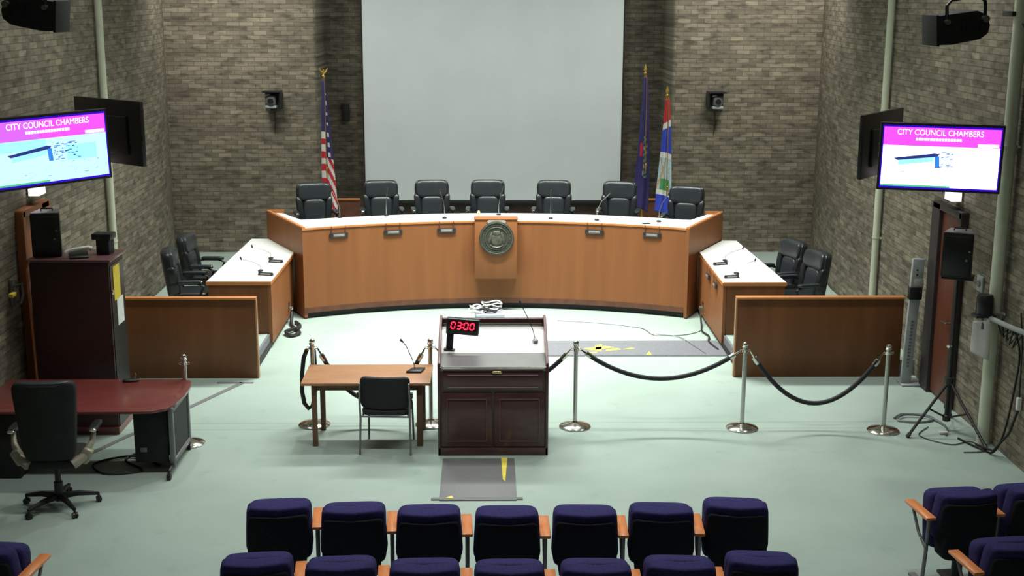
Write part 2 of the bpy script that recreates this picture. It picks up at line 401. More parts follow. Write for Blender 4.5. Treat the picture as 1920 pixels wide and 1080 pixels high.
def conduit(x, y, r, z0, label, s):
    b = B(); b.tube([(x, y, z0), (x, y, 7.0)], r, 18)
    o = tag(obj('conduit', b, m_pipe), label, 'pipe', 'cream wall conduits')
    for z in (1.5, 3.3, 5.1):
        k = B(); k.lathe([(r*1.02, -.012), (r*1.12, -.012), (r*1.12, .012), (r*1.02, .012)], (x, y, z), 18)
        k.box((x + s*(r+.004), y, z), (.012, r*3, .024)); obj('pipe_strap', k, m_pipe, o)
    return o
conduit(5.355, 17.78, .05, .2, 'cream conduit running up the wall behind the white-lit screen by the tripod speaker', 1)
conduit(5.325, 13.36, .07, 0, 'thick cream conduit nearest the camera, with paper and a black device clipped to it', 1)
conduit(-5.335, 17.52, .05, .2, 'cream conduit rising behind the tall dark cabinet', -1)

# ------------------------------------------------------------------ projection screen
t = thing('projection_screen', 'huge pale projection screen hanging in the brick recess', 'projection screen', (-.05, 24.40, 1.0))
obj('screen_cloth', B().box((-.05, 24.40, 3.62), (4.88, .012, 5.25)), m_screen, t, True)
b = B(); b.box((-.05, 24.41, .965), (4.92, .05, .07), bev=.015)
for sx in (-1, 1): b.box((-.05+sx*2.455, 24.41, 3.6), (.03, .03, 5.3))
b.box((-.05, 24.41, 6.3), (4.96, .16, .16), bev=.02)
obj('screen_frame', b, m_screenblack, t, True)

# ------------------------------------------------------------------ main dais desk
dt = thing('dais_desk', 'long curved cherry wood dais desk with pale top and round seal', 'desk', (-.03, 19.7, 0))
fa = arc(AR, -2.95, 2.89); fb = arc(AR+.05, -2.95, 2.89)
obj('front_panel', B().prism(fa+fb[::-1], .10, 1.385), m_wood, dt, True)
kb = arc(AR+.05, -2.93, 2.87); kc = arc(AR+.10, -2.93, 2.87)
obj('kick_base', B().prism(kb+kc[::-1], 0, .10), m_kick, dt, True)
obj('base_trim', B().prism(arc(AR-.006, -2.95, 2.89)+arc(AR+.01, -2.95, 2.89)[::-1], .09, .17), m_kickwood, dt, True)
LW, RW = ((-2.95, 19.03), (-3.75, 20.62)), ((2.89, 19.00), (3.66, 20.46))
def wing(p, q, th, z0, z1):
    d = Vector((q[0]-p[0], q[1]-p[1])).normalized(); nrm = Vector((-d.y, d.x))
    if (nrm.x < 0) == (p[0] > 0): pass
    else: nrm = -nrm
    return [p, q, (q[0]+nrm.x*th, q[1]+nrm.y*th), (p[0]+nrm.x*th, p[1]+nrm.y*th)]
for p, q, sx in ((LW[0], LW[1], -1), (RW[0], RW[1], 1)):
    obj('wing_panel', B().prism(wing(p, q, .05, 0, 0), .02, 1.40), m_wood, dt, True)
    b = B(); b.prism(wing(p, q, .05, 0, 0), 1.40, 1.425)
    d = Vector((q[0]-p[0], q[1]-p[1])).normalized()
    b.prism([(q[0], q[1]), (q[0]-sx*.28, q[1]+.02), (q[0]-sx*.28, q[1]+.07), (q[0]+.0, q[1]+.06)], 1.02, 1.425)
    obj('wing_cap', b, m_woodedge, dt, True)
top = arc(AR+.02, -2.93, 2.87) + [(3.60, 20.42), (3.40, 20.42), (3.05, 19.90)] + arc(AR+.83, -2.95, 2.95)[::-1] + [(-3.10, 19.92), (-3.48, 20.55), (-3.68, 20.58)]
obj('desktop', B().prism(top, 1.345, 1.388), m_laminate, dt, True)
obj('edge_trim', B().prism(arc(AR-.012, -2.95, 2.89)+arc(AR+.05, -2.95, 2.89)[::-1], 1.375, 1.40), m_woodedge, dt, True)
cbx = thing('x', 'x', 'x'); bpy.data.objects.remove(cbx)
b = B(); b.box((-.03, 19.60, .995), (.66, .24, .93), bev=.006)
pn = obj('seal_panel', b, m_wood, dt, True)
b = B(); b.box((-.03, 19.60, 1.468), (.68, .26, .02), bev=.005); c = obj('panel_cap', b, m_wood, dt, True)
# seal
sc_ = (-.02, 19.462, 1.175)
b = B(); b.lathe([(.0001, 0), (.262, 0), (.268, .010), (.262, .022), (.235, .022), (.228, .014), (.0001, .014)], sc_, 48, 'Y')
sl = obj('round_seal', b, m_bronzed, dt, True)
def seal_ring(r, tr):
    return [(sc_[0]+r*math.cos(2*PI*k/40), sc_[1]-.018, sc_[2]+r*math.sin(2*PI*k/40)) for k in range(40)]
b = B(); b.tube(seal_ring(.245, 0), .007, 6, True); b.tube(seal_ring(.175, 0), .006, 6, True)
for k in range(26):      # raised marks round the rim
    a = 2*PI*k/26; b.box((sc_[0]+.21*math.cos(a), sc_[1]-.016, sc_[2]+.21*math.sin(a)), (.010, .008, .032), ry=-a+PI/2+PI/2)
o = obj('seal_relief', b, m_bronze, None); o.parent = sl; o.location = -dt.location
b = B(); b.mi = 0            # shield, sheaf and ribbon of the crest
b.puff((sc_[0], sc_[1]-.016, sc_[2]-.02), (.17, .03, .18), .8, .8); b.puff((sc_[0], sc_[1]-.02, sc_[2]+.08), (.12, .03, .08), .9, .9)
b.puff((sc_[0]-.095, sc_[1]-.016, sc_[2]+.01), (.05, .03, .17), .9, .9, ry=.25); b.puff((sc_[0]+.095, sc_[1]-.016, sc_[2]+.01), (.05, .03, .17), .9, .9, ry=-.25)
b.tube([(sc_[0]+.13*math.sin(a), sc_[1]-.018, sc_[2]-.02-.12*math.cos(a)) for a in [R(-50+10*i) for i in range(11)]], .012, 6)
o = obj('seal_crest', b, m_bronze, None); o.parent = sl; o.location = -dt.location
b = B(); b.prism_y([(-.165, 1.44), (-.14, 1.455), (.10, 1.455), (.125, 1.44), (.11, 1.40), (-.15, 1.40)], 19.455, 19.475)
o = obj('seal_banner', b, m_silver, None); o.parent = sl; o.location = -dt.location
b = B(); b.prism_y([(-.13, 1.40), (.09, 1.40), (.13, 1.33), (-.17, 1.33)], 19.452, 19.475)
o = obj('seal_collar', b, m_bronzed, None); o.parent = sl; o.location = -dt.location

# ------------------------------------------------------------------ side desks and partitions
def side_desk(label, poly, sx):
    xs = [p[0] for p in poly]; inner = poly[0][0]
    t = thing('side_desk', label, 'desk', (poly[0][0], poly[0][1], 0), 0, 'white-topped side desks')
    zt = .96
    obj('desktop', B().prism(poly, zt-.012, zt), m_laminate, t, True)
    obj('desktop_edge', B().prism([(x + (0.012 if x == max(xs) else -.012 if x == min(xs) else 0), y + (-.012 if y < 17.5 else 0)) for x, y in poly], zt-.055, zt-.012), m_woodedge, t, True)
    # inner fascia down to the main floor
    y0 = poly[0][1]; y1 = poly[1][1]
    obj('fascia', B().box((inner+sx*.03, (y0+y1)/2, .49), (.05, y1-y0-.02, .84)), m_wood, t, True)
    obj('kick_base', B().box((inner+sx*.055, (y0+y1)/2, .035), (.04, y1-y0, .07)), m_kick, t, True)
    outer = poly[-1][0]
    obj('end_panel', B().box(((inner+outer)/2+sx*.02, y0+.03, .555), (abs(outer-inner)-.06, .04, .70)), m_woodshade, t, True)
    b = B(); b.box((outer-sx*.25, (y0+y1)/2, .50), (.03, y1-y0-.3, .6)); obj('inner_support', b, m_woodshade, t, True)
    b = B(); yy = 18.86; xf = inner-sx*.0
    b.box((xf-sx*.004, yy, .25), (.012, .09, .12), bev=.004); pl = obj('wall_socket', b, m_steel, t, True)
    b = B(); b.box((xf-sx*.025, yy, .235), (.04, .045, .045), bev=.01); b.cyl((xf-sx*.04, yy, .24), (xf-sx*.05, yy-.02, .20), .018)
    o = obj('plug', b, m_chrome, None); o.parent = pl; o.location = -t.location
    return t
side_desk('side desk with pale top on the same side as the tall dark cabinet', [(-3.165, 17.39), (-3.15, 19.44), (-3.73, 20.58), (-4.0, 20.58), (-4.05, 17.39)], -1)
side_desk('side desk with pale top and two nameplates hanging on its fascia, speaker tripod side', [(3.115, 17.30), (3.13, 19.43), (3.66, 20.42), (3.89, 20.40), (3.99, 17.30)], 1)
def partition(x0, x1, label):
    t = thing('low_partition', label, 'partition', ((x0+x1)/2, 15.96, 0), 0, 'low wooden partitions')
    obj('panel', B().box(((x0+x1)/2, 15.96, .52), (x1-x0, .07, 1.04), bev=.003), m_woodshade, t, True)
    obj('top_cap', B().box(((x0+x1)/2, 15.955, 1.055), (x1-x0+.015, .10, .03), bev=.006), m_woodedge, t, True)
    e = x1 if x0 < 0 else x0
    obj('end_strip', B().box((e, 15.96, .52), (.018, .075, 1.04)), m_table, t, True)
partition(-5.38, -3.12, 'low brown wooden partition standing beside the tall dark cabinet')
partition(3.04, 5.20, 'low brown wooden partition behind the end of the rope barrier')

# ------------------------------------------------------------------ leather chairs
def star_base(t, r=.30, mat=m_metalblack, z=0):
    b = B(); b.cyl((0, 0, .09), (0, 0, .42), .028); b.cyl((0, 0, .07), (0, 0, .26), .042)
    obj('gas_stem', b, m_metalblack, t)
    b = B()
    for k in range(5):
        a = 2*PI*k/5+.31; c, s = math.cos(a), math.sin(a)
        b.tube([(0, 0, .11), (c*r*.5, s*r*.5, .115), (c*r, s*r, .085)], [.034, .028, .018], 8)
    bs = obj('star_base', b, mat, t)
    for k in range(5):
        a = 2*PI*k/5+.31; c, s = math.cos(a)*r, math.sin(a)*r
        q = B(); q.cyl((c, s, .09), (c, s, .05), .012, n=8)
        for d in (-.016, .016): q.cyl((c+d*math.sin(a)-.009*math.sin(a), s-d*math.cos(a)+.009*math.cos(a), .029), (c+d*math.sin(a)+.009*math.sin(a), s-d*math.cos(a)-.009*math.cos(a), .029), .028, n=12)
        obj('caster', q, m_plastic, bs)
def exec_chair(label, group, loc, rz):
    t = thing('leather_chair', label, 'chair', loc, rz, group)
    b = B(); b.puff((0, .0, .47), (.56, .54, .15), .35, .35); obj('seat', b, m_leather, t)
    b = B(); b.puff((0, .30, .80), (.60, .13, .76), .3, .32, rx=-.13, taper=.12, bow=-.06); bk = obj('backrest', b, m_leather, t)
    b = B(); b.puff((0, .285, 1.03), (.53, .15, .30), .42, .42, rx=-.13, bow=-.05); obj('headrest', b, m_leatherpad, bk)
    b = B(); b.puff((0, .215, .70), (.36, .12, .42), .35, .4, rx=-.13, taper=-.05); obj('lumbar_cushion', b, m_leatherpad, bk)
    for sx in (-1, 1):
        b = B(); b.puff((sx*.235, .205, .73), (.11, .13, .46), .5, .5, rx=-.16, ry=sx*.12); obj('side_bolster', b, m_leather, bk)
    for sx in (-1, 1):
        b = B(); b.tube([(sx*.27, .27, .66), (sx*.32, .1, .70), (sx*.325, -.12, .70), (sx*.32, -.21, .66), (sx*.30, -.16, .52), (sx*.24, -.05, .44)], .018, 8)
        a = obj('armrest', b, m_plastic, t)
        b = B(); b.puff((sx*.325, -.02, .725), (.085, .33, .055), .4, .4); obj('arm_pad', b, m_leatherpad, a)
        b = B(); b.puff((sx*.325, -.185, .722), (.06, .035, .045), .8, .8); obj('arm_tip', b, m_chrome if sx < 0 else m_plastic, a)  # chrome on one side only, standing in for a glint of light
    star_base(t)
    return t
dl = [(-3.0, 21.35, 'leather chair at the dais end in front of the striped flag'),
      (-1.93, 21.62, 'dais leather chair in front of the edge of the projection screen, striped flag side'),
      (-1.08, 21.68, 'leather chair on the dais, third from the striped flag'),
      (-.16, 21.70, 'leather chair on the dais just behind the round seal'),
      (.95, 21.66, 'leather chair on the dais, next past the seal towards the blue flags'),
      (2.03, 21.52, 'leather chair on the dais partly in front of the dark blue flag'),
      (3.05, 20.98, 'leather chair at the dais end below the red, white and blue flag')]
proto = None
for x, y, lab in dl:
    rz = -math.atan2(x-AC[0], y-AC[1])*.75 + random.uniform(-.04, .04)
    if proto is None: proto = exec_chair('black '+lab, 'black leather chairs along the dais', (x, y-.33, .6), rz)
    else: dup(proto, (x, y-.33, .6), rz, 'black '+lab)
for x, y, rz, lab in ((-4.42, 18.02, PI/2+.12, 'black leather chair at the cabinet-side desk, nearest the low partition'),
                      (-4.44, 19.10, PI/2-.05, 'black leather chair at the cabinet-side desk, further from the partition'),
                      (4.14, 18.56, -PI/2+.30, 'black leather chair at the speaker-side desk, the one nearer the back wall'),
                      (4.29, 17.76, -PI/2+.26, 'black leather chair at the speaker-side desk, nearest the low partition')):
    c = dup(proto, (x, y, .2), rz, lab); c['group'] = 'black leather chairs at the side desks'; c.scale = (1, 1, .93)

# ------------------------------------------------------------------ desk microphones, nameplates, small desk things
def gooseneck(label, loc, rz, lean=.16, h=.34, base='oval', group='gooseneck microphones', neckmat=None):
    t = thing('desk_microphone', label, 'microphone', loc, rz, group)
    b = B(); b.puff((0, 0, .010), (.075, .10, .020), .5, .9); obj('microphone_base', b, m_plastic, t)
    n = B(); pts = [(0, 0, .02), (0, -.005, .02+h*.35), (lean*.35, .01, .02+h*.7), (lean, .03, .02+h)]
    n.tube(pts, .005, 8); obj('gooseneck', n, neckmat or m_steel, t)
    n = B(); n.puff((lean*1.04, .032, .035+h), (.022, .022, .055), .7, 1, ry=.3); obj('microphone_head', n, m_matte, t)
    return t
micn = [(-2.50, 20.10, -.12, 'first dais seat, striped flag end'), (-1.78, 20.28, .02, 'second dais seat from the striped flag'),
        (-.84, 20.05, -.07, 'third dais seat from the striped flag'), (.02, 20.38, .07, 'dais seat behind the seal'),
        (.84, 20.0, 0, 'dais seat next past the seal'), (1.56, 19.86, .20, 'dais seat before the dark blue flag'),
        (2.52, 19.72, .14, 'last dais seat, blue flag end')]
for x, y, ln, lab in micn:
    gooseneck('thin gooseneck microphone on the dais at the '+lab, (x, y, 1.388), 0, ln, .40, group='gooseneck microphones on the dais')
for sx, x, yy, side in ((-1, -3.42, (18.05, 18.95), 'cabinet-side'), (1, 3.40, (17.85, 18.75), 'speaker-side')):
    for k, y in enumerate(yy):
        gooseneck('gooseneck microphone on the %s desk, %s to the partition' % (side, ('nearer', 'further')[k] if True else ''), (x, y, .96), 0 if sx > 0 else PI, .26, .16, group='gooseneck microphones on the side desks')
        w_ = thing('tent_nameplate', 'black nameplate lying on the %s desk, %s one to the partition' % (side, ('nearer', 'further')[k]), 'nameplate', (x+sx*-.12, y-.28, .96), .25*sx, 'nameplates lying on the side desks')
        b = B(); b.prism_x([(-.03, 0), (.03, 0), (0, .045)], -.11, .11); obj('plate', b, m_plate, w_)
        b = B(); b.box((0, -.018, .022), (.15, .003, .02), rx=-.6); obj('name_insert', b, m_plategrey, w_)

def hang_plate(label, x, y, ang, zc=1.262, w=.29):
    t = thing('hanging_nameplate', label, 'nameplate', (x, y, zc), ang, 'nameplates hanging on the desk fronts')
    b = B(); b.box((0, -.012, 0), (w, .022, .075), bev=.008); obj('plate', b, m_plate, t)
    b = B(); b.box((0, -.026, .002), (w*.62, .006, .046), bev=.003); ins = obj('name_insert', b, m_plategrey, t)
    b = B()
    for i in range(9): b.box((-.065+i*.0163, -.0305, .004+random.uniform(-.003, .003)), (.011, .002, random.uniform(.014, .022)))
    obj('lettering', b, m_silver, ins)
    for sx in (-1, 1):
        b = B(); b.tube([(sx*w*.38, -.012, .03), (sx*w*.38, -.014, .135), (sx*w*.38, .03, .138)], .006, 6); obj('hanger', b, m_kickwood, t)
def onarc(x): 
    y = AC[1]+math.sqrt(AR*AR-(x-AC[0])**2); return y-.004, -math.asin((x-AC[0])/AR)
for x, lab in ((-2.43, 'under the dais chair by the striped flag'), (-1.62, 'second from the striped flag end of the dais'), (-.80, 'just on the striped flag side of the seal'),
               (1.50, 'nearest to the seal on the blue flag side'), (2.36, 'at the blue flag end of the dais')):
    y, a = onarc(x); hang_plate('nameplate hanging on the dais front, '+lab, x, y, a)
for y, lab in ((18.42, 'further'), (17.82, 'nearer')):
    hang_plate('nameplate hanging on the speaker-side desk fascia, %s one to the camera' % lab, 3.105, y, -PI/2, .80, .22)
t = thing('desk_ornament', 'tiny tan upright ornament standing on the dais beside the seal panel', 'ornament', (-.30, 20.12, 1.388))
obj('ornament_body', B().lathe([(.03, 0), (.032, .012), (.014, .02), (.012, .06), (.024, .075), (.022, .10), (.005, .115)], n=16), m_tan, t)
obj('ornament_foot', B().box((0, 0, .006), (.08, .05, .012), bev=.003), m_gold, t)
tag(obj('folded_paper', B().box((2.30, 19.55, 1.393), (.12, .08, .008), rz=.3), m_plate), 'small dark folded slip on the dais above the last nameplate', 'paper')
tag(obj('paper_sheet', B().box((-2.62, 19.62, 1.391), (.21, .28, .004), rz=.2), m_white), 'white paper sheet on the dais near the striped flag end', 'paper')

# ------------------------------------------------------------------ wall equipment at the back
def ptz(x, label, sx):
    t = thing('wall_camera', label, 'camera', (x, 23.3, 2.85), 0, 'pan-tilt cameras on the back wall')
    b = B(); b.box((0, -.02, .15), (.30, .04, .32), bev=.01); b.box((0, -.16, .305), (.32, .30, .025), bev=.006); b.box((-sx*.145, -.15, .17), (.025, .26, .27), bev=.006)
    obj('shroud', b, m_plastic, t)
    b = B(); b.box((.02*sx, -.15, .035), (.20, .2, .05), bev=.012); obj('camera_base', b, m_lightgrey, t)
    b = B(); b.puff((.02*sx, -.16, .15), (.20, .20, .19), .5, .7); h = obj('camera_head', b, m_greymetal, t)
    b = B(); b.lathe([(.0001, 0), (.045, 0), (.052, .02), (.052, .06), (.0001, .06)], (.02*sx, -.22, .14), 20, 'Y'); obj('lens', b, m_plastic, h)
    b = B(); b.puff((.02*sx-.05, -.17, .235), (.10, .10, .06), .8, .9); obj('dome_cap', b, m_whiteplastic, h)
    b = B(); b.box((0, -.06, -.02), (.10, .12, .05), bev=.01); b.tube([(0, -.015, -.02), (.02, -.015, -.25), (.0, -.015, -.45)], .009, 6); obj('bracket', b, m_doorcap, t)
ptz(-4.0, 'black-shrouded camera on the back wall, striped flag side', -1)
ptz(3.96, 'black-shrouded camera on the back wall, blue flag side', 1)
t = thing('wall_box', 'small black upright box on the recess wall beside the projection screen', 'box', (-2.85, 24.6, 2.50))
obj('box_body', B().box((0, -.04, .15), (.13, .08, .30), bev=.008), m_matte, t)
obj('box_cap', B().box((0, -.045, .315), (.16, .09, .025), bev=.006), m_doorcap, t)

# ------------------------------------------------------------------ flags
def flag(name, label, x, y, ztop, colour, mats, w0, w1, z1, finial, skew=0., fold=.05, seed=1, nv=90):
    t = thing(name, label, 'flag', (x, y, .6), 0, 'flags behind the dais')
    b = B(); b.cyl((0, 0, .02), (0, 0, ztop-.6-.18), .0155, n=12); obj('pole', b, m_gold, t)
    b = B(); b.lathe([(.19, 0), (.19, .02), (.13, .05), (.03, .075), (.028, .14), (.0155, .15)]); obj('stand', b, m_gold, t)
    zf = ztop-.6-.18
    b = B()
    if finial == 'eagle':
        b.lathe([(.012, 0), (.026, .01), (.03, .035), (.012, .06)], (0, 0, zf), 14)
        b.puff((0, 0, zf+.09), (.04, .04, .09), .9, .9)
        for s in (-1, 1): b.tube([(0, 0, zf+.08), (s*.045, 0, zf+.12), (s*.075, 0, zf+.175)], [.022, .017, .005], 8)
        b.puff((0, -.02, zf+.14), (.025, .03, .03), 1, 1)
    else:
        b.lathe([(.012, 0), (.028, .01), (.03, .03), (.012, .05), (.014, .06), (.030, .09), (.022, .13), (.002, .19)], (0, 0, zf), 14)
    obj('finial', b, m_gold, t)
    # hanging cloth: sheet gathered in folds
    b = B(); nu = 26; z0 = zf-.04; g = []
    rnd = random.Random(seed); ph = rnd.uniform(0, 6)
    for j in range(nv+1):
        v = j/nv; z = z0 + (z1-z0)*v; w = w0 + (w1-w0)*min(1, v*1.25)**.9; row = []
        for i in range(nu+1):
            u = i/nu; xx = -w*.42 + w*u + skew*v*v
            yy = -.022 - (fold*(.25+v*.9))*(.55+.45*math.sin(u*PI*3.2+ph+v*1.2)) - .02*math.sin(PI*u)
            row.append(b.bm.verts.new((xx, yy, z - .10*v*u*u)))
        g.append(row)
    for j in range(nv):
        for i in range(nu):
            f = b.bm.faces.new((g[j][i], g[j][i+1], g[j+1][i+1], g[j+1][i])); f.material_index = colour((i+.5)/nu, (j+.5)/nv)
    c = obj('flag_cloth', b, mats, t)
    so = c.modifiers.new('s', 'SOLIDIFY'); so.thickness = .008
    # fringe / cord
    b = B(); b.tube([(.018, -.045, zf), (.024, -.07, zf-.5), (.02, -.10, zf-1.2), (.025, -.12, zf-1.75)], .008, 6)
    b.puff((.03, -.13, zf-1.62), (.035, .035, .12), .8, .8); obj('gold_cord', b, m_gold, t)
    return t
def us(u, v):
    # left fold: dark canton above, stripes below; right fold: starred canton then slanting stripes
    if u < .47:
        if v < .40: return 2
        return 0 if int((v-.40)/.052) % 2 == 1 else 1
    if v < .60 + .0*(u): 
        k = (v*90) % 7.2; return 1 if (k < 2.6 and .60 < u < .82 and v > .1) else 2
    return 0 if int((v - .60 - .22*(u-.5) + 1)/.062) % 2 == 1 else 1
flag('striped_flag', 'red and white striped flag with starred blue canton on an eagle-topped pole', -3.03, 22.75, 3.60, us, [m_red, m_flagwhite, m_flagblue], .07, .24, .55, 'eagle', .05, .05, 3)
def ny(u, v):
    if .18 < u < .40 and .50 < v < .60: return 3
    if .45 < u < .80 and .44 < v < .76:
        k = math.sin(u*31+v*43)+math.sin(v*90-u*17)
        return 1 if k > .75 else (2 if k < -1.0 else 0)
    return 0
flag('blue_flag', 'dark blue flag with a pale crest furled on a spear-topped pole', 2.64, 22.90, 3.66, ny, [m_flagblue, m_tanflag, m_green, m_red], .07, .27, .52, 'spear', -.06, .05, 8)
def city(u, v):
    if v < .17+.05*(1-u): return 0
    if v < .225+.05*(1-u): return 1
    if v < .47: return 2
    if v < .51: return 1
    if v < .80:
        if v > .70 and .2 < u < .8: return 4
        if abs((u-.2)-(v-.5)*1.9*-1-.35) < .06 or abs(u-.15-(v-.55)*2.2) < .05: return 5
        return 3
    if v < .84: return 1
    return 2
flag('city_flag', 'red, white and bright blue flag with round scenic crest beside the dais end chair', 2.99, 22.55, 3.30, city, [m_red, m_flagwhite, m_cityblue, m_pale, m_green, m_tanflag], .07, .27, .5, 'spear', -.06, .04, 5)

# ------------------------------------------------------------------ displays
def display(label, cx, cy, cz, rz, on, wallx, roll=0, tiltx=0, tone=0):
    W, H = 1.24, .71
    t = thing('wall_display', label, 'display', (cx, cy, cz), rz, 'wall displays')
    t.rotation_euler = (tiltx, roll, rz)
    b = B(); b.box((0, .03, 0), (W, .045, H), bev=.006); b.box((0, .065, -.03), (W*.62, .04, H*.6), bev=.015); cs = obj('casing', b, m_plastic, t)
    if on:
        b = B(); b.box((0, .004, 0), (W-.012, .006, H-.012)); obj('bezel', b, m_screenblack, t)
        w, h = W-.05, H-.05; y = -.001; b = B()
        def q(x0, x1, z0, z1, mi, k=0):
            b.mi = mi; b.box(((x0+x1)/2, y-k*.0006, (z0+z1)/2), (x1-x0, .0008, z1-z0))
        def poly(pts, mi, k):
            b.mi = mi; b.prism_y(pts, y-k*.0006, y-k*.0006-.0005)
        q(-w/2, w/2, -h/2, h/2, 5)                                   # overexposed blue fringe of the bezel, put in as a glowing edge
        a, c = w/2-.012, h/2-.02
        q(-a, a, -c, c, 2 if tone else 4, 1)                         # photo of the slide
        q(-a, a, h*.18, c, 0, 2); q(-a, -a*.2, h*.18, c, 1 if not tone else 0, 3)
        b.mi = 2; b.text('CITY COUNCIL CHAMBERS', (-.02, y-.004, h*.39), .085, .0008, w*.72)
        for i in range(16): q(-.26+i*.029, -.26+i*.029+.022, h*.265, h*.265+.028, 2, 5)
        q(a*.62, a*.97, h*.19, h*.19+.032, 2, 5)
        if not tone:
            q(-a, -a*.1, h*.02, h*.17, 3, 2); q(a*.25, a*.8, -h*.18, h*.05, 3, 2)
        poly([(-a*.72, -h*.03), (-a*.72, -h*.13), (-a*.12, -h*.06), (-a*.1, h*.02)], 3, 4)
        poly([(-a*.80, -h*.02), (-a*.1, h*.07), (-a*.02, h*.06), (-a*.05, h*.02), (-a*.74, -h*.055)], 7, 6)
        poly([(-a*.10, h*.02), (-a*.02, h*.03), (0, -h*.16), (-a*.08, -h*.16)], 6, 7)
        for i in range(44 if not tone else 22):
            x_ = random.uniform(-.05, .45 if not tone else .2)*a; z_ = random.uniform(-.16, .09)*h
            q(x_, x_+random.uniform(.01, .045), z_, z_+random.uniform(.004, .012), random.choice((6, 7, 6)), 8)
        for i in range(14):
            x_ = random.uniform(-.9, .9)*a; z_ = random.uniform(-.40, -.2)*h
            q(x_, x_+random.uniform(.01, .05), z_, z_+.005, random.choice((6, 3)), 8)
        q(-a, a*.2 if tone else -a*.1, -c, -c+.018, 8, 5)
        s_ = obj('screen', b, [e_mag, e_mag2, e_white, e_cyan, e_cyan2, e_fringe, e_blue, e_dark, e_green], t)
    else:
        b = B(); b.box((0, .004, 0), (W-.012, .006, H-.012)); b.mi = 1; b.box((0, -.0005, 0), (W-.06, .004, H-.06)); obj('screen', b, [m_screenblack, m_plastic], t)
        for px_, pz_, r_ in ((.22, .02, .022), (-.02, .02, .012), (-.05, -.05, .010), (.02, .14, .008)):
            b = B(); b.lathe([(.0001, .0), (r_, 0), (r_, .012), (.0001, .012)], (px_, .098, pz_), 12, 'Y'); obj('mount_bolt', b, m_steel, t)
    # arm to the wall (built in world axes, carried by the display)
    m = Euler((tiltx, roll, rz)).to_matrix().to_4x4(); inv = (Matrix.Translation((cx, cy, cz)) @ m).inverted()
    back = Matrix.Translation((cx, cy, cz)) @ m @ Vector((0, .09, -.02)); s = 1 if wallx > 0 else -1
    ye = back.y + .35
    b = B(); b.tube([back, ((back.x+wallx)/2+s*.05, back.y+.30, cz-.02), (wallx-s*.03, ye, cz-.02)], .022, 8)
    b.box((wallx-s*.015, ye, cz-.02), (.03, .22, .30), bev=.005); b.cyl(((back.x+wallx)/2+s*.05, back.y+.30, cz-.08), ((back.x+wallx)/2+s*.05, back.y+.30, cz+.04), .035)
    b.bm.transform(inv); obj('wall_arm', b, m_metalblack, t)
    return t
display('lit display over the cabinet, magenta banner reading CITY COUNCIL CHAMBERS over cyan photo', -4.46, 12.72, 3.325, R(45), True, -5.40, R(-1.6), R(0), 0)
display('dark display seen from its back behind the cyan-lit one', -4.385, 14.50, 3.335, R(-39.5)+PI, False, -5.40)
display('lit display by the tripod speaker, magenta banner over near-white photo', 4.555, 13.22, 3.19, R(-13), True, 5.42, R(.6), 0, 1)
display('dark display seen from its back behind the white-lit one', 4.29, 14.50, 3.21, R(53)+PI, False, 5.42)

# ------------------------------------------------------------------ lit signs above the doors
def sign(label, x, y, z, s):
    t = thing('exit_sign', label, 'sign', (x, y, z), 0, 'lit signs above the side doors')
    b = B(); b.box((-s*.06, 0, 0), (.12, .22, .15), bev=.006); obj('sign_box', b, m_lightgrey, t)
    b = B(); b.box((-s*.122, -.001, .003), (.006, .224, .144)); b.box((-s*.065, -.112, .003), (.114, .006, .144)); obj('sign_face', b, m_signlit, t)
sign('small glowing white sign above the door by the tripod speaker', 5.40, 14.87, 2.56, 1)
sign('small glowing white sign above the door behind the cabinet', -5.38, 14.62, 2.66, -1)

# ------------------------------------------------------------------ stage lights
def stage_light(label, x, y, z, s):      # s: +1 body rounded towards +x
    t = thing('stage_light', label, 'stage light', (x, y, z), 0, 'stage lights hung near the ceiling')
    t.rotation_euler = (0, R(5)*-s, 0)
    prof = [(-.19*s, -.12), (-.20*s, .10), (.10*s, .115), (.17*s, .08), (.195*s, 0), (.18*s, -.06), (.12*s, -.10), (-.10*s, -.125)]
    b = B(); b.prism_y(prof, -.16, .16, .006); bd = obj('lamp_housing', b, m_matte, t)
    b = B(); b.box((-.205*s, 0, -.01), (.022, .34, .235), bev=.006); obj('front_frame', b, m_matte, bd)
    b = B()
    for k in range(5): b.box((-.02*s+k*.035*s, -.163, .02), (.012, .008, .11))
    obj('cooling_fins', b, m_metalblack, bd)
    b = B(); b.tube([(-.14*s, -.18, .05), (-.14*s, -.18, .17), (-.10*s, -.17, .21), (.11*s, -.17, .225), (.15*s, -.18, .18), (.15*s, -.18, .03)], .014, 8); obj('yoke', b, m_metalblack, t)
    for kx, kr in ((.15, .026), (-.14, .020)): obj('yoke_knob', B().cyl((kx*s, -.15, .05), (kx*s, -.21, .05), kr, n=12), m_steel, t)
    b = B(); b.box((0, -.17, .27), (.07, .07, .10), bev=.01); b.cyl((0, -.17, .3), (0, -.17, 7.0-z), .022, n=12); obj('hanging_rod', b, m_metalblack, t)
stage_light('black stage light hanging above the white-lit display', 3.455, 10, 4.60, 1)
stage_light('black stage light hanging above the cyan-lit display', -3.60, 10, 4.685, -1)
t = thing('wall_clamp_box', 'black clamp box high on the wall beside the thick conduit', 'clamp', (5.42, 13.46, 4.66))
obj('clamp_plate', B().box((-.03, 0, .14), (.06, .22, .34), bev=.008), m_matte, t)
obj('clamp_shelf', B().box((-.10, 0, .0), (.20, .26, .05), bev=.01), m_plastic, t)
b = B(); b.tube([(5.30, 13.4, 4.66), (5.34, 13.2, 4.48), (5.38, 12.6, 4.42), (5.40, 12.0, 4.50)], .006, 6)
tag(obj('loose_wire', b, m_kick), 'thin black wire sagging along the wall near the clamp box', 'wire')

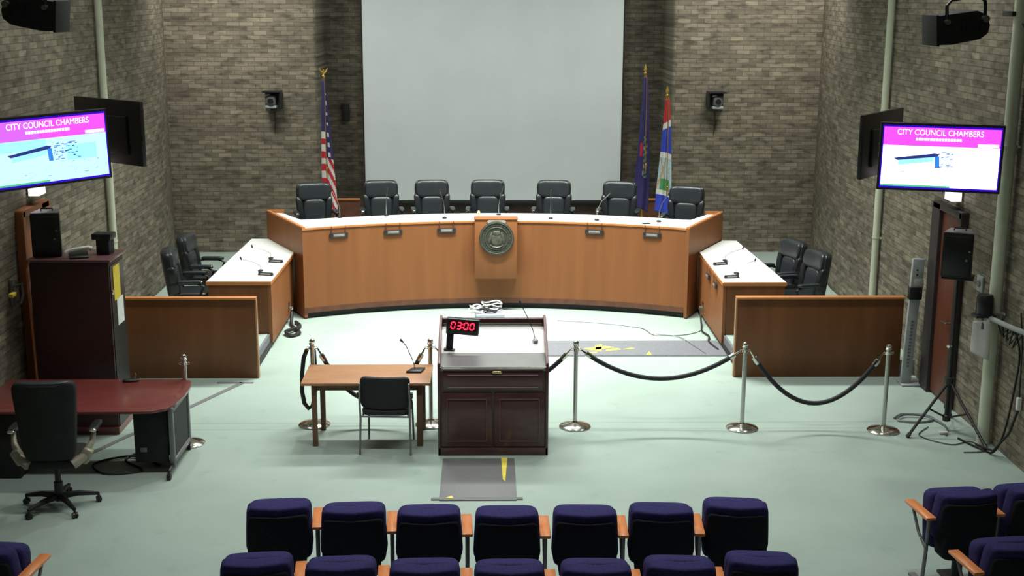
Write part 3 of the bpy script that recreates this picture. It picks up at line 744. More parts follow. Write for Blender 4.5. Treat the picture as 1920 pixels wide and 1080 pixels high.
# ------------------------------------------------------------------ cabinet and things on it
t = thing('tall_cabinet', 'tall dark reddish wooden cabinet with papers taped to its side', 'cabinet', (-4.75, 14.05, 0))
obj('cabinet_body', B().box((-4.74, 14.06, .98), (.86, .56, 1.96), bev=.004), m_cab, t, True)
obj('cabinet_top', B().box((-4.735, 14.06, 1.985), (.91, .62, .035), bev=.008), m_cabtop, t, True)
b = B(); b.box((-4.307, 14.06, .98), (.012, .50, 1.86)); obj('side_door', b, m_plastic, t, True)
b = B(); b.box((-4.298, 13.84, 1.62), (.014, .03, .05), bev=.004); obj('latch', b, m_chrome, t, True)
obj('yellow_notice', B().box((-4.298, 14.02, 1.70), (.004, .24, .38)), m_yellow, t, True)['label'] = 'yellow notice sheet'
obj('white_notice', B().box((-4.298, 14.10, 1.36), (.004, .24, .30)), m_white, t, True)['label'] = 'white notice sheet'
obj('kick_base', B().box((-4.74, 14.04, .04), (.88, .58, .08)), m_mahogtop, t, True)
b = B(); b.tube([(-5.15, 13.74, 1.99), (-5.18, 13.72, 1.9), (-5.17, 13.72, 1.3), (-5.16, 13.72, .6)], .012, 8); obj('side_cable', b, m_doororange, t, True)

def pa_speaker(label, loc, rz, w=.34, d=.30, h=.50, sink=0):
    t = thing('loudspeaker', label, 'speaker', loc, rz, 'black loudspeakers')
    pl = [(-w/2, -d/2), (w/2, -d/2), (w*.34, d/2), (-w*.34, d/2)]
    b = B(); b.prism(pl, 0, h, .02); bd = obj('enclosure', b, m_matte, t)
    obj('grille', B().box((0, -d/2-.004, h/2), (w-.05, .012, h-.06), bev=.01), m_plastic, t)
    obj('top_plate', B().prism([(x*.96, y*.96) for x, y in pl], h, h+.012), m_greymetal, t)
    b = B(); b.tube([(-.06, .02, h+.01), (-.06, .02, h+.035), (.06, .02, h+.035), (.06, .02, h+.01)], .009, 8); obj('carry_handle', b, m_plastic, t)
    b = B(); b.cyl((w*.30, -d/2-.012, h*.42), (w*.30, -d/2-.02, h*.42), .014, n=12); b.cyl((w*.38, -d/2-.012, h*.62), (w*.38, -d/2-.02, h*.62), .012, n=12); obj('indicator_knob', b, m_chrome, t)
    return t
pa_speaker('black loudspeaker standing on top of the tall dark cabinet', (-5.03, 14.06, 2.002), R(8), .32, .30, .48)
t = thing('desk_phone', 'white desk phone handset lying on the dark cabinet top', 'phone', (-4.66, 13.90, 2.002), R(20))
obj('phone_base', B().prism_x([(-.09, 0), (.09, 0), (.09, .06), (-.09, .02)], -.10, .10, .006), m_plastic, t)
b = B(); b.tube([(-.13, -.02, .06), (-.10, -.02, .085), (.10, .0, .105), (.14, .0, .085)], [.03, .022, .022, .03], 10); obj('handset', b, m_whiteplastic, t)
t = thing('equipment_box', 'small black box with a square top at the cabinet top edge', 'box', (-4.43, 14.12, 2.002), R(-5))
obj('box_body', B().box((0, 0, .09), (.15, .16, .18), bev=.01), m_matte, t)
obj('box_head', B().box((-.01, 0, .20), (.22, .18, .07), bev=.012), m_plastic, t)
t = thing('wall_bracket_tool', 'dark metal bracket with a yellow tag on the wall beside the cabinet door', 'bracket', (-5.40, 13.80, 1.58))
obj('bracket_plate', B().box((.02, 0, .05), (.04, .10, .30), bev=.008), m_greymetal, t)
b = B(); b.tube([(.04, 0, .12), (.14, -.02, .15), (.16, -.06, .05), (.12, -.05, -.06)], .016, 8); obj('hook_arm', b, m_greymetal, t)
obj('yellow_tag', B().box((.08, -.16, .06), (.05, .12, .04), bev=.006), m_yellow, t)

# ------------------------------------------------------------------ lectern
LX0, LX1, LY0, LY1 = -.695, .485, 13.03, 13.88
t = thing('lectern', 'dark mahogany double-door lectern with pale sloped top in the middle of the floor', 'lectern', ((LX0+LX1)/2, 13.4, 0))
def bx(x0, x1, y0, y1, z0, z1, bev=0): return B().box(((x0+x1)/2, (y0+y1)/2, (z0+z1)/2), (x1-x0, y1-y0, z1-z0), bev=bev)
obj('cabinet_body', bx(LX0+.02, LX1-.02, LY0+.03, LY1, .03, .96), m_mahog, t, True)
obj('plinth', bx(LX0, LX1, LY0, LY1, 0, .09, .006), m_mahog, t, True)
side = [(LY0, .0), (LY1, .0), (LY1, 1.33), (LY1-.16, 1.33), (LY0, 1.02)]
for x0, x1 in ((LX0, LX0+.03), (LX1-.03, LX1)):
    obj('side_panel', B().prism_x(side, x0, x1, .004), m_mahog, t, True)
    b = B(); b.tube([((x0+x1)/2, LY0+.01, 1.02), ((x0+x1)/2, LY1-.16, 1.335), ((x0+x1)/2, LY1, 1.335)], .015, 8); obj('side_rim', b, m_lecrim, t, True)
midx = (LX0+LX1)/2
dr = obj('drawer', bx(LX0+.06, LX1-.06, LY0+.005, LY0+.04, .735, .95, .006), m_mahog, t, True)
b = B(); b.box((midx, LY0+.002, .90), (.96, .012, .008)); b.box((midx, LY0+.002, .765), (.96, .012, .008)); obj('drawer_moulding', b, m_lecrim, t, True)
b = B(); b.puff((midx+.04, LY0-.008, .935), (.11, .028, .024), .6, .8); obj('drawer_pull', b, m_brass, t, True)
for s in (-1, 1):
    xa, xb = (LX0+.04, midx-.012) if s < 0 else (midx+.012, LX1-.04)
    d = obj('door', bx(xa, xb, LY0+.002, LY0+.04, .10, .70, .005), m_mahog, t, True)
    b = B(); b.box(((xa+xb)/2, LY0+.0, .635), (xb-xa-.12, .012, .010)); b.box(((xa+xb)/2, LY0+.0, .165), (xb-xa-.12, .012, .010))
    b.box((xa+.06, LY0, .40), (.008, .012, .47)); b.box((xb-.06, LY0, .40), (.008, .012, .47))
    o = obj('door_moulding', b, m_moulding, None); o.parent = d; o.location = -t.location
b = B(); b.prism_x([(LY0+.02, .985), (LY0+.36, 1.045), (LY0+.36, 1.00), (LY0+.02, .94)], LX0+.03, LX1-.03); obj('grey_ledge', b, m_lectop, t, True)
b = B(); b.prism_x([(LY0+.36, 1.045), (LY1-.08, 1.235), (LY1-.08, 1.18), (LY0+.36, 1.0)], LX0+.03, LX1-.03); obj('reading_surface', b, m_lecglare, t, True)
b = B(); b.tube([(LX0+.03, LY0-.002, 1.0), (LX0+.06, LY0-.008, .985), (LX1-.06, LY0-.008, .985), (LX1-.03, LY0-.002, 1.0)], .012, 8); obj('front_edge', b, m_chrome, t, True)
b = B(); b.box((midx, LY1-.03, 1.24), (LX1-LX0-.06, .05, .16), bev=.006); obj('back_rail', b, m_mahog, t, True)
b = B(); b.box((midx, LY1-.07, 1.25), (LX1-LX0-.08, .03, .04), bev=.004); obj('lamp_strip', b, m_steel, t, True)

# timer clock
t = thing('countdown_clock', 'black digital clock showing 03:00 in red on the lectern corner', 'clock', (-.45, 13.45, 1.06), R(-4)); t.rotation_euler = (0, R(4), R(-4))
b = B(); b.box((0, 0, .27), (.355, .09, .175), bev=.01); obj('clock_case', b, m_plastic, t)
t2 = B(); t2.box((0, -.047, .285), (.30, .004, .11)); obj('clock_face', t2, m_ledback, t)
b = B(); b.box((-.13, .0, .10), (.075, .05, .22), bev=.008); b.box((-.13, 0, .006), (.12, .10, .012), bev=.004); obj('clock_stand', b, m_plastic, t)
SEG = {'0': 'abcdef', '3': 'abcdg'}
b = B()
def digit(ch, x, z, w, h):
    g = .011
    P_ = {'a': ((0, h/2), (w-g, g)), 'd': ((0, -h/2), (w-g, g)), 'g': ((0, 0), (w-g, g)), 'f': ((-w/2, h/4), (g, h/2-g)), 'b': ((w/2, h/4), (g, h/2-g)), 'e': ((-w/2, -h/4), (g, h/2-g)), 'c': ((w/2, -h/4), (g, h/2-g))}
    for s in SEG[ch]:
        (dx, dz), (sx, sz) = P_[s]; b.box((x+dx+dz*.12, -.0505, z+dz), (sx, .003, sz))
for i, ch in enumerate('0300'): digit(ch, (-.103, -.037, .037, .103)[i], .285, .042, .072)
for dz in (-.016, .016): b.box((0+dz*.1, -.0505, .285+dz), (.009, .003, .009))
obj('clock_digits', b, m_led, t)
t = thing('lectern_microphone', 'slim gooseneck microphone on the lectern top reaching back from its small base', 'microphone', (.36, 13.56, 1.135))
obj('microphone_base', B().lathe([(.035, -.03), (.035, .008), (.02, .02), (.012, .03)], n=18), m_steel, t)
b = B(); b.tube([(0, 0, .02), (-.03, .05, .12), (-.09, .12, .25), (-.15, .18, .36)], .0045, 8); obj('gooseneck', b, m_metalblack, t)
b = B(); b.tube([(-.148, .178, .355), (-.17, .20, .40)], [.012, .014], 10); obj('microphone_head', b, m_matte, t)

# box of cables behind the lectern
t = thing('cable_box', 'grey box heaped with white and black cables on the floor behind the lectern', 'box', (-.13, 18.5, 0), R(4))
obj('box_body', B().box((0, 0, .12), (.42, .34, .24), bev=.01), m_greybox, t)
rn = random.Random(4)
for nm, mt, k in (('white_cable', m_whiteplastic, 6), ('black_cable', m_kick, 4)):
    b = B()
    for i in range(k):
        cx, cy, r_ = rn.uniform(-.26, .06), rn.uniform(-.05, .10), rn.uniform(.07, .17)
        b.tube([(cx+r_*math.cos(a), cy+r_*.7*math.sin(a), .26+.02*i+.015*math.sin(3*a+i)) for a in [2*PI*q/18 for q in range(18)]], .011, 6, True)
    obj(nm, b, mt, t)
tag(obj('paper_sheet', B().box((-.62, 18.62, .006), (.36, .26, .010), rz=.4), m_white), 'white sheet lying on the carpet beside the cable box', 'paper')

# ------------------------------------------------------------------ witness table and chair
t = thing('small_table', 'plain oak-topped rectangular table left of the lectern', 'table', (-1.48, 13.64, 0))
obj('table_top', B().box((-1.482, 13.64, .725), (1.40, .73, .03), bev=.004), m_table, t, True)
b = B(); b.box((-1.482, 13.92, .67), (1.2, .02, .08)); b.box((-1.482, 13.38, .67), (1.2, .02, .08)); obj('apron', b, m_tleg, t, True)
for x, y, w_ in ((-2.05, 13.36, .055), (-2.03, 13.90, .055), (-.905, 13.36, .065), (-.90, 13.90, .065)):
    obj('leg', B().box((x, y, .355), (w_, .055, .71), bev=.004), m_tleg, t, True)
t = thing('desk_microphone', 'gooseneck microphone with flat black base on the small oak table', 'microphone', (-.97, 13.72, .74), 0)
obj('microphone_base', B().prism([(-.10, -.07), (.07, -.07), (.11, .09), (-.03, .09)], 0, .025, .006), m_plastic, t)
b = B(); b.tube([(.0, .02, .02), (-.03, .05, .12), (-.10, .10, .26), (-.14, .12, .31)], .0045, 8); obj('gooseneck', b, m_metalblack, t)
b = B(); b.tube([(-.138, .119, .305), (-.17, .14, .33)], [.010, .014], 10); obj('microphone_head', b, m_matte, t)

t = thing('side_chair', 'black padded side chair with thin metal legs pushed up to the oak table', 'chair', (-1.25, 13.33, 0), R(-3))
b = B(); b.puff((0, 0, .46), (.52, .50, .07), .35, .35); obj('seat', b, m_matte, t)
b = B(); b.puff((0, -.24, .68), (.54, .06, .37), .28, .28, rx=.14, bow=.05); obj('backrest', b, m_matte, t)
for sx in (-1, 1):
    b = B(); b.tube([(sx*.275, -.27, .0), (sx*.265, -.235, .40), (sx*.27, -.25, .60), (sx*.262, -.27, .80)], .012, 8); obj('rear_leg', b, m_greymetal, t)
    b = B(); b.tube([(sx*.25, .25, 0), (sx*.24, .22, .43), (sx*.24, -.2, .43)], .012, 8); obj('front_leg', b, m_greymetal, t)
    b = B(); b.box((sx*.285, -.24, .66), (.03, .05, .07), bev=.01); obj('stacking_bumper', b, m_plastic, t)
b = B(); b.tube([(-.265, -.235, .42), (.265, -.235, .42)], .011, 8); obj('stretcher', b, m_greymetal, t)

# ------------------------------------------------------------------ stanchions and ropes
PO = [(-2.155, 14.065, 'stanchion with a doubled hanging rope behind the oak table end'), (-.815, 14.065, 'stanchion between the oak table and the lectern'),
      (.838, 13.97, 'stanchion just past the lectern in front of the grey floor mat'), (2.75, 13.90, 'stanchion before the near end of the low partition'),
      (4.345, 13.79, 'stanchion nearest the speaker tripod'), (-3.46, 13.44, 'stanchion without rope beside the mahogany desk end')]
sp = None
for x, y, lab in PO:
    if sp is None:
        sp = t = thing('rope_stanchion', 'chrome '+lab, 'stanchion', (x, y, 0), 0, 'chrome stanchions')
        obj('stanchion_base', B().lathe([(.178, 0), (.182, .012), (.165, .026), (.10, .042), (.04, .058), (.028, .075), (.028, .08)], n=40), m_chrome, t)
        obj('post', B().cyl((0, 0, .05), (0, 0, .97), .0245, n=24), m_steel, t)
        obj('finial', B().lathe([(.025, .955), (.035, .962), (.035, .975), (.027, .982), (.034, .998), (.028, 1.015), (.012, 1.024), (.001, 1.027)], n=24), m_chrome, t)
        b = B(); b.lathe([(.025, .90), (.034, .905), (.034, .935), (.025, .94)], n=24)
        for a in (0, PI/2, PI, 3*PI/2):
            c, s = math.cos(a), math.sin(a); b.tube([(c*.03, s*.03, .925), (c*.055, s*.055, .935), (c*.06, s*.06, .915), (c*.03, s*.03, .908)], .004, 6)
        obj('ring_collar', b, m_chrome, t)
    else: dup(sp, (x, y, 0), 0, 'chrome '+lab)
def rope(label, a, c, sag):
    t = thing('barrier_rope', label, 'rope', ((a[0]+c[0])/2, (a[1]+c[1])/2, 0), 0, 'black barrier ropes')
    a, c = Vector((a[0], a[1], .915)), Vector((c[0], c[1], .915)); d = (c-a).normalized(); a += d*.06; c -= d*.06
    pts = [a.lerp(c, i/24) - Vector((0, 0, sag*(1-(2*i/24-1)**2))) for i in range(25)]
    obj('rope_body', B().tube(pts[1:-1], .026, 12), m_rope, t, True)
    for p, q, r_ in ((pts[0], pts[1], pts[2]), (pts[-1], pts[-2], pts[-3])):
        b = B(); b.tube([p, p.lerp(q, .5), q], [.008, .012, .013], 8); b.tube([q.lerp(p, .25), q, q.lerp(r_, .5)], [.029, .031, .029], 12); obj('rope_hook', b, m_chrome, t, True)
rope('black rope sagging deeply behind the side chair and oak table', PO[0], PO[1], .62)
rope('black rope passing behind the lectern', PO[1], PO[2], .45)
rope('black rope hanging in front of the grey floor mat', PO[2], PO[3], .33)
rope('black rope hanging in front of the low partition', PO[3], PO[4], .60)
t = thing('barrier_rope', 'black rope hanging doubled in a loop from the stanchion by the oak table end', 'rope', (-2.2, 13.98, 0), 0, 'black barrier ropes')
lp_ = [(-2.215, 14.06, .90), (-2.255, 14.06, .80), (-2.28, 14.06, .60), (-2.285, 14.06, .40), (-2.265, 14.07, .26), (-2.22, 14.09, .19), (-2.175, 14.11, .22), (-2.145, 14.12, .36), (-2.135, 14.12, .60), (-2.145, 14.12, .88)]
obj('rope_body', B().tube(lp_, .025, 12), m_rope, t, True)
b = B(); b.tube([(-2.175, 14.065, .925), (-2.21, 14.062, .905), (-2.237, 14.06, .845)], [.008, .022, .024], 10); obj('rope_hook', b, m_chrome, t, True)

# ------------------------------------------------------------------ floor mats, tape, loose cables
b = B(); b.box((-.26, 12.34, .006), (.76, 1.16, .012), bev=.003); b.box((-.27, 11.80, .007), (.90, .05, .014), bev=.003)
t = tag(obj('floor_mat', b, m_mat), 'dark grey cable mat on the carpet in front of the lectern', 'mat', 'grey cable mats')
obj('tape_strip', B().prism([(-.02, 12.93), (.045, 12.93), (.015, 12.25), (-.01, 12.30)], .0125, .015), m_tape, t)['label'] = 'yellow tape strip'
obj('tape_strip', B().prism([(-.58, 11.80), (-.52, 11.86), (-.50, 11.80)], .0145, .017), m_tape, t)['label'] = 'yellow tape strip'
b = B(); b.prism([(-.2, 16.93), (3.26, 16.91), (3.12, 17.70), (-.2, 17.71)], 0, .012)
t = tag(obj('floor_mat', b, m_matside), 'long grey cable mat running from behind the lectern to the side desk', 'mat', 'grey cable mats')
for pts in ([(1.18, 17.28), (1.50, 17.40), (1.62, 17.34), (1.30, 17.18)], [(1.36, 17.45), (1.46, 17.50), (1.42, 17.12), (1.34, 17.16)], [(1.22, 17.08), (1.36, 17.10), (1.34, 17.04)], [(1.48, 17.14), (1.70, 17.22), (1.66, 17.30), (1.5, 17.22)], [(1.72, 17.22), (1.90, 17.26), (1.86, 17.32)], [(2.02, 16.94), (2.08, 17.12), (2.10, 16.94)], [(1.05, 17.3), (1.14, 17.33), (1.12, 17.26)]):
    obj('tape_strip', B().prism(pts, .0125, .015), m_tape, t)['label'] = 'yellow tape piece'
b = B(); b.prism([(-4.45, 13.18), (-4.41, 13.12), (-3.26, 15.70), (-3.32, 15.74)], 0, .006); b.box((-3.38, 15.72, .003), (.46, .05, .006))
tag(obj('floor_tape', b, m_mat), 'grey tape line on the carpet running from the mahogany desk to the partition', 'tape')
def wire(name, label, pts, r, mat, sub=6):
    q = []; P_ = [Vector(p) for p in pts]
    for i in range(len(P_)-1):
        p0, p1, p2, p3 = P_[max(i-1, 0)], P_[i], P_[i+1], P_[min(i+2, len(P_)-1)]
        for k in range(sub):
            s = k/sub; q.append(.5*((2*p1)+(p2-p0)*s+(2*p0-5*p1+4*p2-p3)*s*s+(3*p1-p0-3*p2+p3)*s**3))
    q.append(P_[-1]); return tag(obj(name, B().tube(q, r, 6), mat), label, 'cable')
wire('floor_cable', 'thin grey cable curving across the bright carpet towards the side desk socket', [(.9, 18.9, .008), (1.5, 18.75, .008), (2.1, 18.45, .008), (2.25, 18.05, .008), (2.45, 18.0, .008), (2.75, 18.05, .008), (3.0, 18.3, .008), (3.06, 18.7, .03)], .006, m_greymetal)
wire('floor_cable', 'thin grey cable crossing the long grey mat', [(2.3, 18.1, .008), (2.6, 17.9, .018), (2.75, 17.4, .018), (2.85, 17.0, .018)], .006, m_greymetal)
wire('cable_tangle', 'black cable tangle at the foot of the cabinet-side desk', [(-3.12, 18.86, .16), (-3.09, 18.6, .03), (-3.0, 18.35, .03), (-2.9, 18.1, .03), (-3.0, 17.95, .03), (-3.1, 18.1, .05), (-3.0, 18.25, .05), (-2.95, 18.5, .03), (-3.05, 18.75, .03)], .026, m_kick)
wire('cable_tangle', 'black cable hanging down to the foot of the speaker-side desk', [(3.06, 18.80, .22), (3.04, 18.5, .03), (3.0, 18.2, .02), (3.05, 17.9, .02), (3.0, 17.6, .02), (3.06, 17.2, .02)], .014, m_kick)
wire('floor_cable', 'coiled cable lying on the carpet beside the tripod feet', [(4.60, 14.2, .015), (4.75, 14.35, .015), (5.0, 14.3, .015), (5.05, 14.15, .015), (4.85, 14.05, .015), (4.62, 14.12, .02), (4.75, 14.28, .03), (5.0, 14.2, .03), (5.1, 13.9, .015), (5.0, 13.6, .015)], .012, m_greymetal)
wire('floor_cable', 'thin cable loops on the carpet under the speaker tripod', [(4.9, 13.9, .01), (4.7, 13.6, .01), (4.95, 13.3, .01), (5.2, 13.4, .01), (5.25, 13.1, .01), (5.0, 13.05, .01)], .006, m_kick)
wire('floor_cable', 'dark cables lying under the mahogany desk', [(-3.9, 13.2, .012), (-4.0, 12.9, .012), (-3.75, 12.6, .012), (-4.1, 12.5, .012), (-4.3, 12.8, .012), (-3.95, 13.0, .02), (-3.6, 12.75, .012)], .012, m_kick)

# ------------------------------------------------------------------ clerk desk, office chair
t = thing('mahogany_desk', 'mahogany-topped desk with black end panel and castors by the office chair', 'desk', (-4.4, 12.9, 0))
tp = [(-5.36, 13.45), (-3.46, 13.44), (-3.38, 13.38), (-3.335, 13.15), (-3.33, 12.90), (-3.36, 12.60), (-3.42, 12.42), (-3.54, 12.34), (-3.75, 12.32), (-5.36, 12.32)]
obj('desktop', B().prism(tp, .712, .742, .006), m_mahogtop, t, True)
b = B(); b.box((-3.62, 12.55, .41), (.34, .03, .58), bev=.006); b.box((-3.62, 12.8, .42), (.30, .5, .54), bev=.01); obj('end_pedestal', b, m_matte, t, True)
b = B(); b.box((-3.40, 12.90, .38), (.02, .66, .56)); obj('side_infill', b, m_kick, t, True)
b = B(); b.box((-3.40, 12.52, .40), (.05, .05, .64), bev=.008); b.box((-3.40, 13.22, .40), (.05, .05, .64), bev=.008); b.box((-3.40, 12.87, .68), (.05, .72, .05), bev=.008); b.box((-3.40, 12.87, .14), (.05, .72, .05), bev=.008)
obj('leg_frame', b, m_greymetal, t, True)
b = B(); b.tube([(-3.41, 12.36, .085), (-3.41, 12.6, .11), (-3.41, 13.1, .11), (-3.41, 13.28, .085)], [.018, .03, .03, .018], 8); obj('foot_bar', b, m_metalblack, t, True)
for y in (12.36, 13.26):
    b = B(); b.cyl((-3.43, y, .03), (-3.39, y, .03), .032); b.cyl((-3.41, y, .03), (-3.41, y, .09), .01); obj('caster', b, m_plastic, t, True)
b = B(); b.box((-5.12, 12.8, .36), (.40, .8, .70), bev=.01); obj('drawer_pedestal', b, m_matte, t, True)
obj('pedestal_badge', B().box((-3.70, 12.532, .26), (.07, .006, .05), bev=.003), m_greymetal, t, True)
t = thing('table_mic', 'tiny black microphone stub on the mahogany desk top', 'microphone', (-4.02, 13.36, .742), .2)
obj('microphone_base', B().puff((0, 0, .014), (.18, .09, .028), .5, .8), m_plastic, t)
obj('microphone_neck', B().tube([(.02, 0, .02), (.05, .01, .06), (.04, .02, .085)], .011, 8), m_steel, t)

t = thing('office_chair', 'black high-back office chair with pale arms seen from behind at the mahogany desk', 'chair', (-4.29, 11.66, 0), R(4))
b = B(); b.puff((0, .05, .50), (.52, .52, .11), .35, .35); obj('seat', b, m_matte, t)
b = B(); b.puff((0, -.24, .945), (.60, .10, .78), .22, .25, rx=.08, taper=.22, bow=.05); bk = obj('backrest', b, m_matte, t)
b = B(); b.puff((-.0, -.272, 1.315), (.50, .09, .045), .5, .6, rx=.1, bow=.04); obj('top_roll', b, m_leatherpad, bk)
for sx in (-1, 1):
    b = B(); b.tube([(sx*.20, -.20, .50), (sx*.30, -.14, .56), (sx*.36, -.06, .68), (sx*.375, .0, .78)], [.05, .045, .028, .02], 10); b.box((sx*.31, -.12, .56), (.10, .10, .16), bev=.03, ry=sx*.5)
    a = obj('armrest', b, m_seatbeige, t)
    b = B(); b.puff((sx*.375, .06, .80), (.08, .28, .035), .4, .5); obj('arm_pad', b, m_plastic, a)
    b = B(); b.puff((sx*.375, -.085, .797), (.07, .03, .03), .8, .8); obj('arm_cap', b, m_chrome, a)
star_base(t, .36)
bk = None

# ------------------------------------------------------------------ speaker on a tripod
pa_speaker('black loudspeaker on the tripod beside the open dark doorframe', (5.06, 13.84, 1.80), R(-24), .33, .30, .50)
t = thing('speaker_stand', 'black tripod stand under the loudspeaker by the wall', 'tripod stand', (5.08, 13.84, 0))
b = B(); b.cyl((0, 0, .55), (0, 0, 1.80), .018); b.cyl((0, 0, .12), (0, 0, 1.0), .026); obj('pole', b, m_metalblack, t)
obj('top_plate', B().box((0, 0, 1.79), (.34, .30, .02), bev=.005, rz=R(-24)), m_metalblack, t)
obj('hub_collar', B().lathe([(.03, .53), (.055, .54), (.055, .62), (.03, .63)], n=16), m_plastic, t)
obj('lower_hub', B().lathe([(.03, .10), (.045, .11), (.045, .17), (.03, .18)], n=16), m_plastic, t)
obj('clamp_knob', B().cyl((-.03, -.03, 1.0), (-.07, -.06, 1.0), .018), m_chrome, t)
for (fx, fy) in ((-.52, -.28), (.20, -.68), (.20, .42)):
    b = B(); b.tube([(0, 0, .58), (fx, fy, .03)], .017, 8); lg = obj('leg', b, m_metalblack, t)
    b = B(); b.tube([(0, 0, .14), (fx*.52, fy*.52, .30)], .011, 8); obj('brace', b, m_metalblack, lg)
    b = B(); b.tube([(fx*.97, fy*.97, .045), (fx*1.03, fy*1.03, .012)], .024, 8); obj('rubber_foot', b, m_plastic, lg)
obj('foot_label', B().box((-.08, -.16, .02), (.10, .05, .02), bev=.005), m_whiteplastic, t)

# grey upright unit beside the partition
t = thing('upright_panel', 'tall narrow grey metal panel with a pale control head beside the partition end', 'panel', (5.24, 15.58, 0))
b = B(); b.box((-.05, 0, .62), (.13, .05, 1.20), bev=.006, ry=R(2)); obj('panel_body', b, m_lightgrey, t)
b = B()
for i in range(14): b.box((-.05+(.62-(.25+i*.045))*-.035, -.0275, .25+i*.045), (.035, .003, .022))
obj('side_lettering', b, m_greymetal, t)
obj('clamp', B().box((-.03, 0, 1.20), (.16, .10, .16), bev=.012), m_plastic, t)
b = B(); b.box((-.02, 0, 1.45), (.15, .06, .38), bev=.01, ry=R(2)); h = obj('control_head', b, m_lightgrey, t)
b = B(); b.box((.0, -.033, 1.33), (.12, .006, .12), bev=.002); obj('control_plate', b, m_silver, h)
b = B(); b.box((-.03, -.033, 1.50), (.02, .006, .02)); b.box((-.03, -.033, 1.44), (.02, .006, .02)); obj('control_button', b, m_plastic, h)
obj('foot', B().box((.03, .02, .012), (.34, .24, .024), bev=.005), m_lightgrey, t)

t = thing('wall_thermostat', 'small square pale wall plate beside the red-brown door', 'wall plate', (5.42, 14.02, 1.62))
obj('plate', B().box((-.012, 0, .05), (.024, .17, .18), bev=.006), m_lightgrey, t)
obj('dial', B().cyl((-.024, 0, .05), (-.04, 0, .05), .04, n=20), m_greymetal, t)
t = thing('power_strip', 'small pale plug box on a hanging cable near the thick conduit', 'plug', (5.42, 12.68, .62))
obj('plug_box', B().box((-.03, 0, .06), (.05, .05, .14), bev=.01), m_whiteplastic, t)
b = B(); b.tube([(-.03, 0, .12), (-.03, .05, .7), (-.03, .15, 1.0)], .008, 6); b.tube([(-.03, 0, 0), (-.06, .1, -.3), (-.15, .25, -.55), (-.2, .6, -.6)], .014, 6); obj('cord', b, m_kick, t)

t = thing('clamped_device', 'black round-topped device on a grey arm clamped to the thick conduit', 'device', (5.27, 13.30, 1.60))
b = B(); b.lathe([(.085, -.10), (.09, -.02), (.09, .08), (.075, .115), (.03, .125)], (-.09, -.02, 0), 24); b.box((-.09, -.02, -.115), (.22, .16, .03), bev=.008); obj('device_body', b, m_plastic, t)
b = B(); b.tube([(-.05, -.04, -.13), (.05, -.5, -.14), (.10, -.9, -.12)], .028, 10); obj('arm', b, m_lightgrey, t)
b = B(); b.cyl((-.12, -.06, -.12), (-.12, -.08, -.25), .018); b.box((.0, .04, -.12), (.16, .16, .05), bev=.01); obj('clamp', b, m_greymetal, t)
b = B()
for k in range(5): b.tube([(.03+.02*k, -.1-.1*k, -.16), (.06, -.15-.08*k, -.28-.02*k), (.04+.02*k, -.35-.05*k, -.20)], .008, 6)
obj('cable_bundle', b, m_kick, t)
b = B(); n = 10; g = []
for j in range(n+1):
    v = j/n; g.append([b.bm.verts.new((-.24+.20*u, -.06+.02*math.sin(u*3+v*2), 1.44-(.34-.0)*v - .10*u*v)) for u in (0, .33, .66, 1)])
for j in range(n):
    for i in range(3): b.bm.faces.new((g[j][i], g[j][i+1], g[j+1][i+1], g[j+1][i]))
for v in b.bm.verts: v.co += Vector((5.28, 13.26, 0))
p = obj('hanging_paper', b, m_white); tag(p, 'creased white paper hanging from the device on the thick conduit', 'paper')
so = p.modifiers.new('s', 'SOLIDIFY'); so.thickness = .003
wire('hanging_cable', 'black cable dropping from the clamped device down to the floor', [(5.36, 12.9, 1.45), (5.38, 12.75, 1.2), (5.38, 12.8, .8), (5.36, 12.9, .3), (5.30, 13.0, .03), (5.2, 13.2, .015), (5.1, 13.5, .015)], .012, m_kick)
for c in [o for o in COL.objects if o.name.startswith('hanging_cable')]: pass

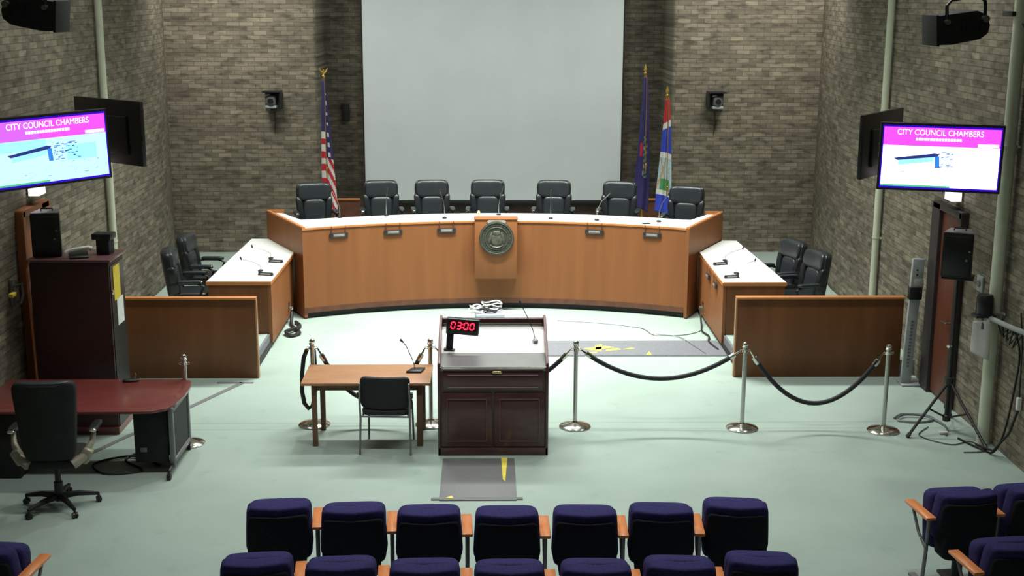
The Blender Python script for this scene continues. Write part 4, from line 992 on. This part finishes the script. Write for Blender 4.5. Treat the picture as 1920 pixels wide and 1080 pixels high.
# ------------------------------------------------------------------ audience seats
def seat(label, loc, rz, arms, group):
    t = thing('theatre_seat', label, 'seat', loc, rz, group)
    # faces +Y (towards the dais); back towards the camera
    b = B(); b.puff((0, 0, .63), (.50, .14, .43), .24, .30, rx=.12, taper=-.10, bow=.06); obj('backrest', b, m_navy, t)
    b = B(); b.puff((0, -.045, .58), (.475, .08, .39), .22, .28, rx=.12, taper=-.10, bow=.05); obj('back_shell', b, m_navyshade, t)
    b = B(); b.puff((0, .22, .54), (.515, .17, .49), .25, .35, rx=-.12); obj('folded_seat', b, m_navy, t)
    b = B(); b.puff((0, .05, .38), (.46, .22, .24), .3, .4, taper=.1); obj('seat_underside', b, m_navyshade, t)
    for s in arms:
        b = B(); b.box((s*.305, .22, .62), (.088, .42, .028), bev=.008); a = obj('armrest', b, m_arm, t)
        b = B(); b.tube([(s*.305, .05, .60), (s*.305, .07, .30), (s*.305, .10, .02)], .017, 8); b.box((s*.305, .14, .01), (.06, .30, .02)); b.tube([(s*.305, .36, .60), (s*.305, .22, .42), (s*.305, .08, .34)], .013, 8)
        obj('seat_standard', b, m_greymetal, t)
    return t
def pedestal(t):
    b = B(); b.tube([(0, .10, .30), (0, .10, .02)], .045, 10); b.box((0, .14, .012), (.14, .34, .024), bev=.006); obj('pedestal', b, m_metalblack, t)
r1 = [(-1.845, 9.64), (-1.237, 9.56), (-.632, 9.50), (-.012, 9.47), (.611, 9.48), (1.226, 9.52), (1.842, 9.62)]
r2 = [(-1.842, 8.59), (-1.225, 8.52), (-.618, 8.475), (-.010, 8.45), (.612, 8.455), (1.225, 8.50), (1.835, 8.57)]
names = ['first from the office-chair end', 'second from the office-chair end', 'third from the office-chair end', 'the middle one', 'third from the speaker end', 'second from the speaker end', 'last at the speaker end']
pa = pb = None
for row, lab, grp in ((r1, 'centre row closer to the dais', 'navy seats of the front centre row'), (r2, 'centre row nearest the camera', 'navy seats of the nearest centre row')):
    for i, (x, y) in enumerate(row):
        L_ = 'navy seat, %s, %s' % (names[i], lab); rz = -(x)*.05
        arms_yes = i < 6
        if arms_yes:
            if pa is None: pa = seat(L_, (x, y, 0), rz, (1,), grp); pedestal(pa); o = pa
            else: o = dup(pa, (x, y, 0), rz, L_)
        else:
            if pb is None: pb = seat(L_, (x, y, 0), rz, (), grp); pedestal(pb); o = pb
            else: o = dup(pb, (x, y, 0), rz, L_)
        o['group'] = grp
g = 'navy seats of the side block by the speaker'
pc = seat('navy seat with wooden arm at the aisle end, front side row by the speaker', (3.80, 9.83, 0), R(7), (-1, 1), g); pedestal(pc)
o = dup(pb, (4.43, 9.92, 0), R(8), 'navy seat cut by the picture edge, front side row by the speaker'); o['group'] = g
o = dup(pc, (3.81, 8.80, 0), R(7), 'navy seat with wooden arm at the aisle end, nearer side row by the speaker'); o['group'] = g
pd = seat('navy seat with wooden arm in the corner below the office chair', (-3.90, 8.80, 0), R(-5), (1,), 'navy seat by the office chair'); pedestal(pd)
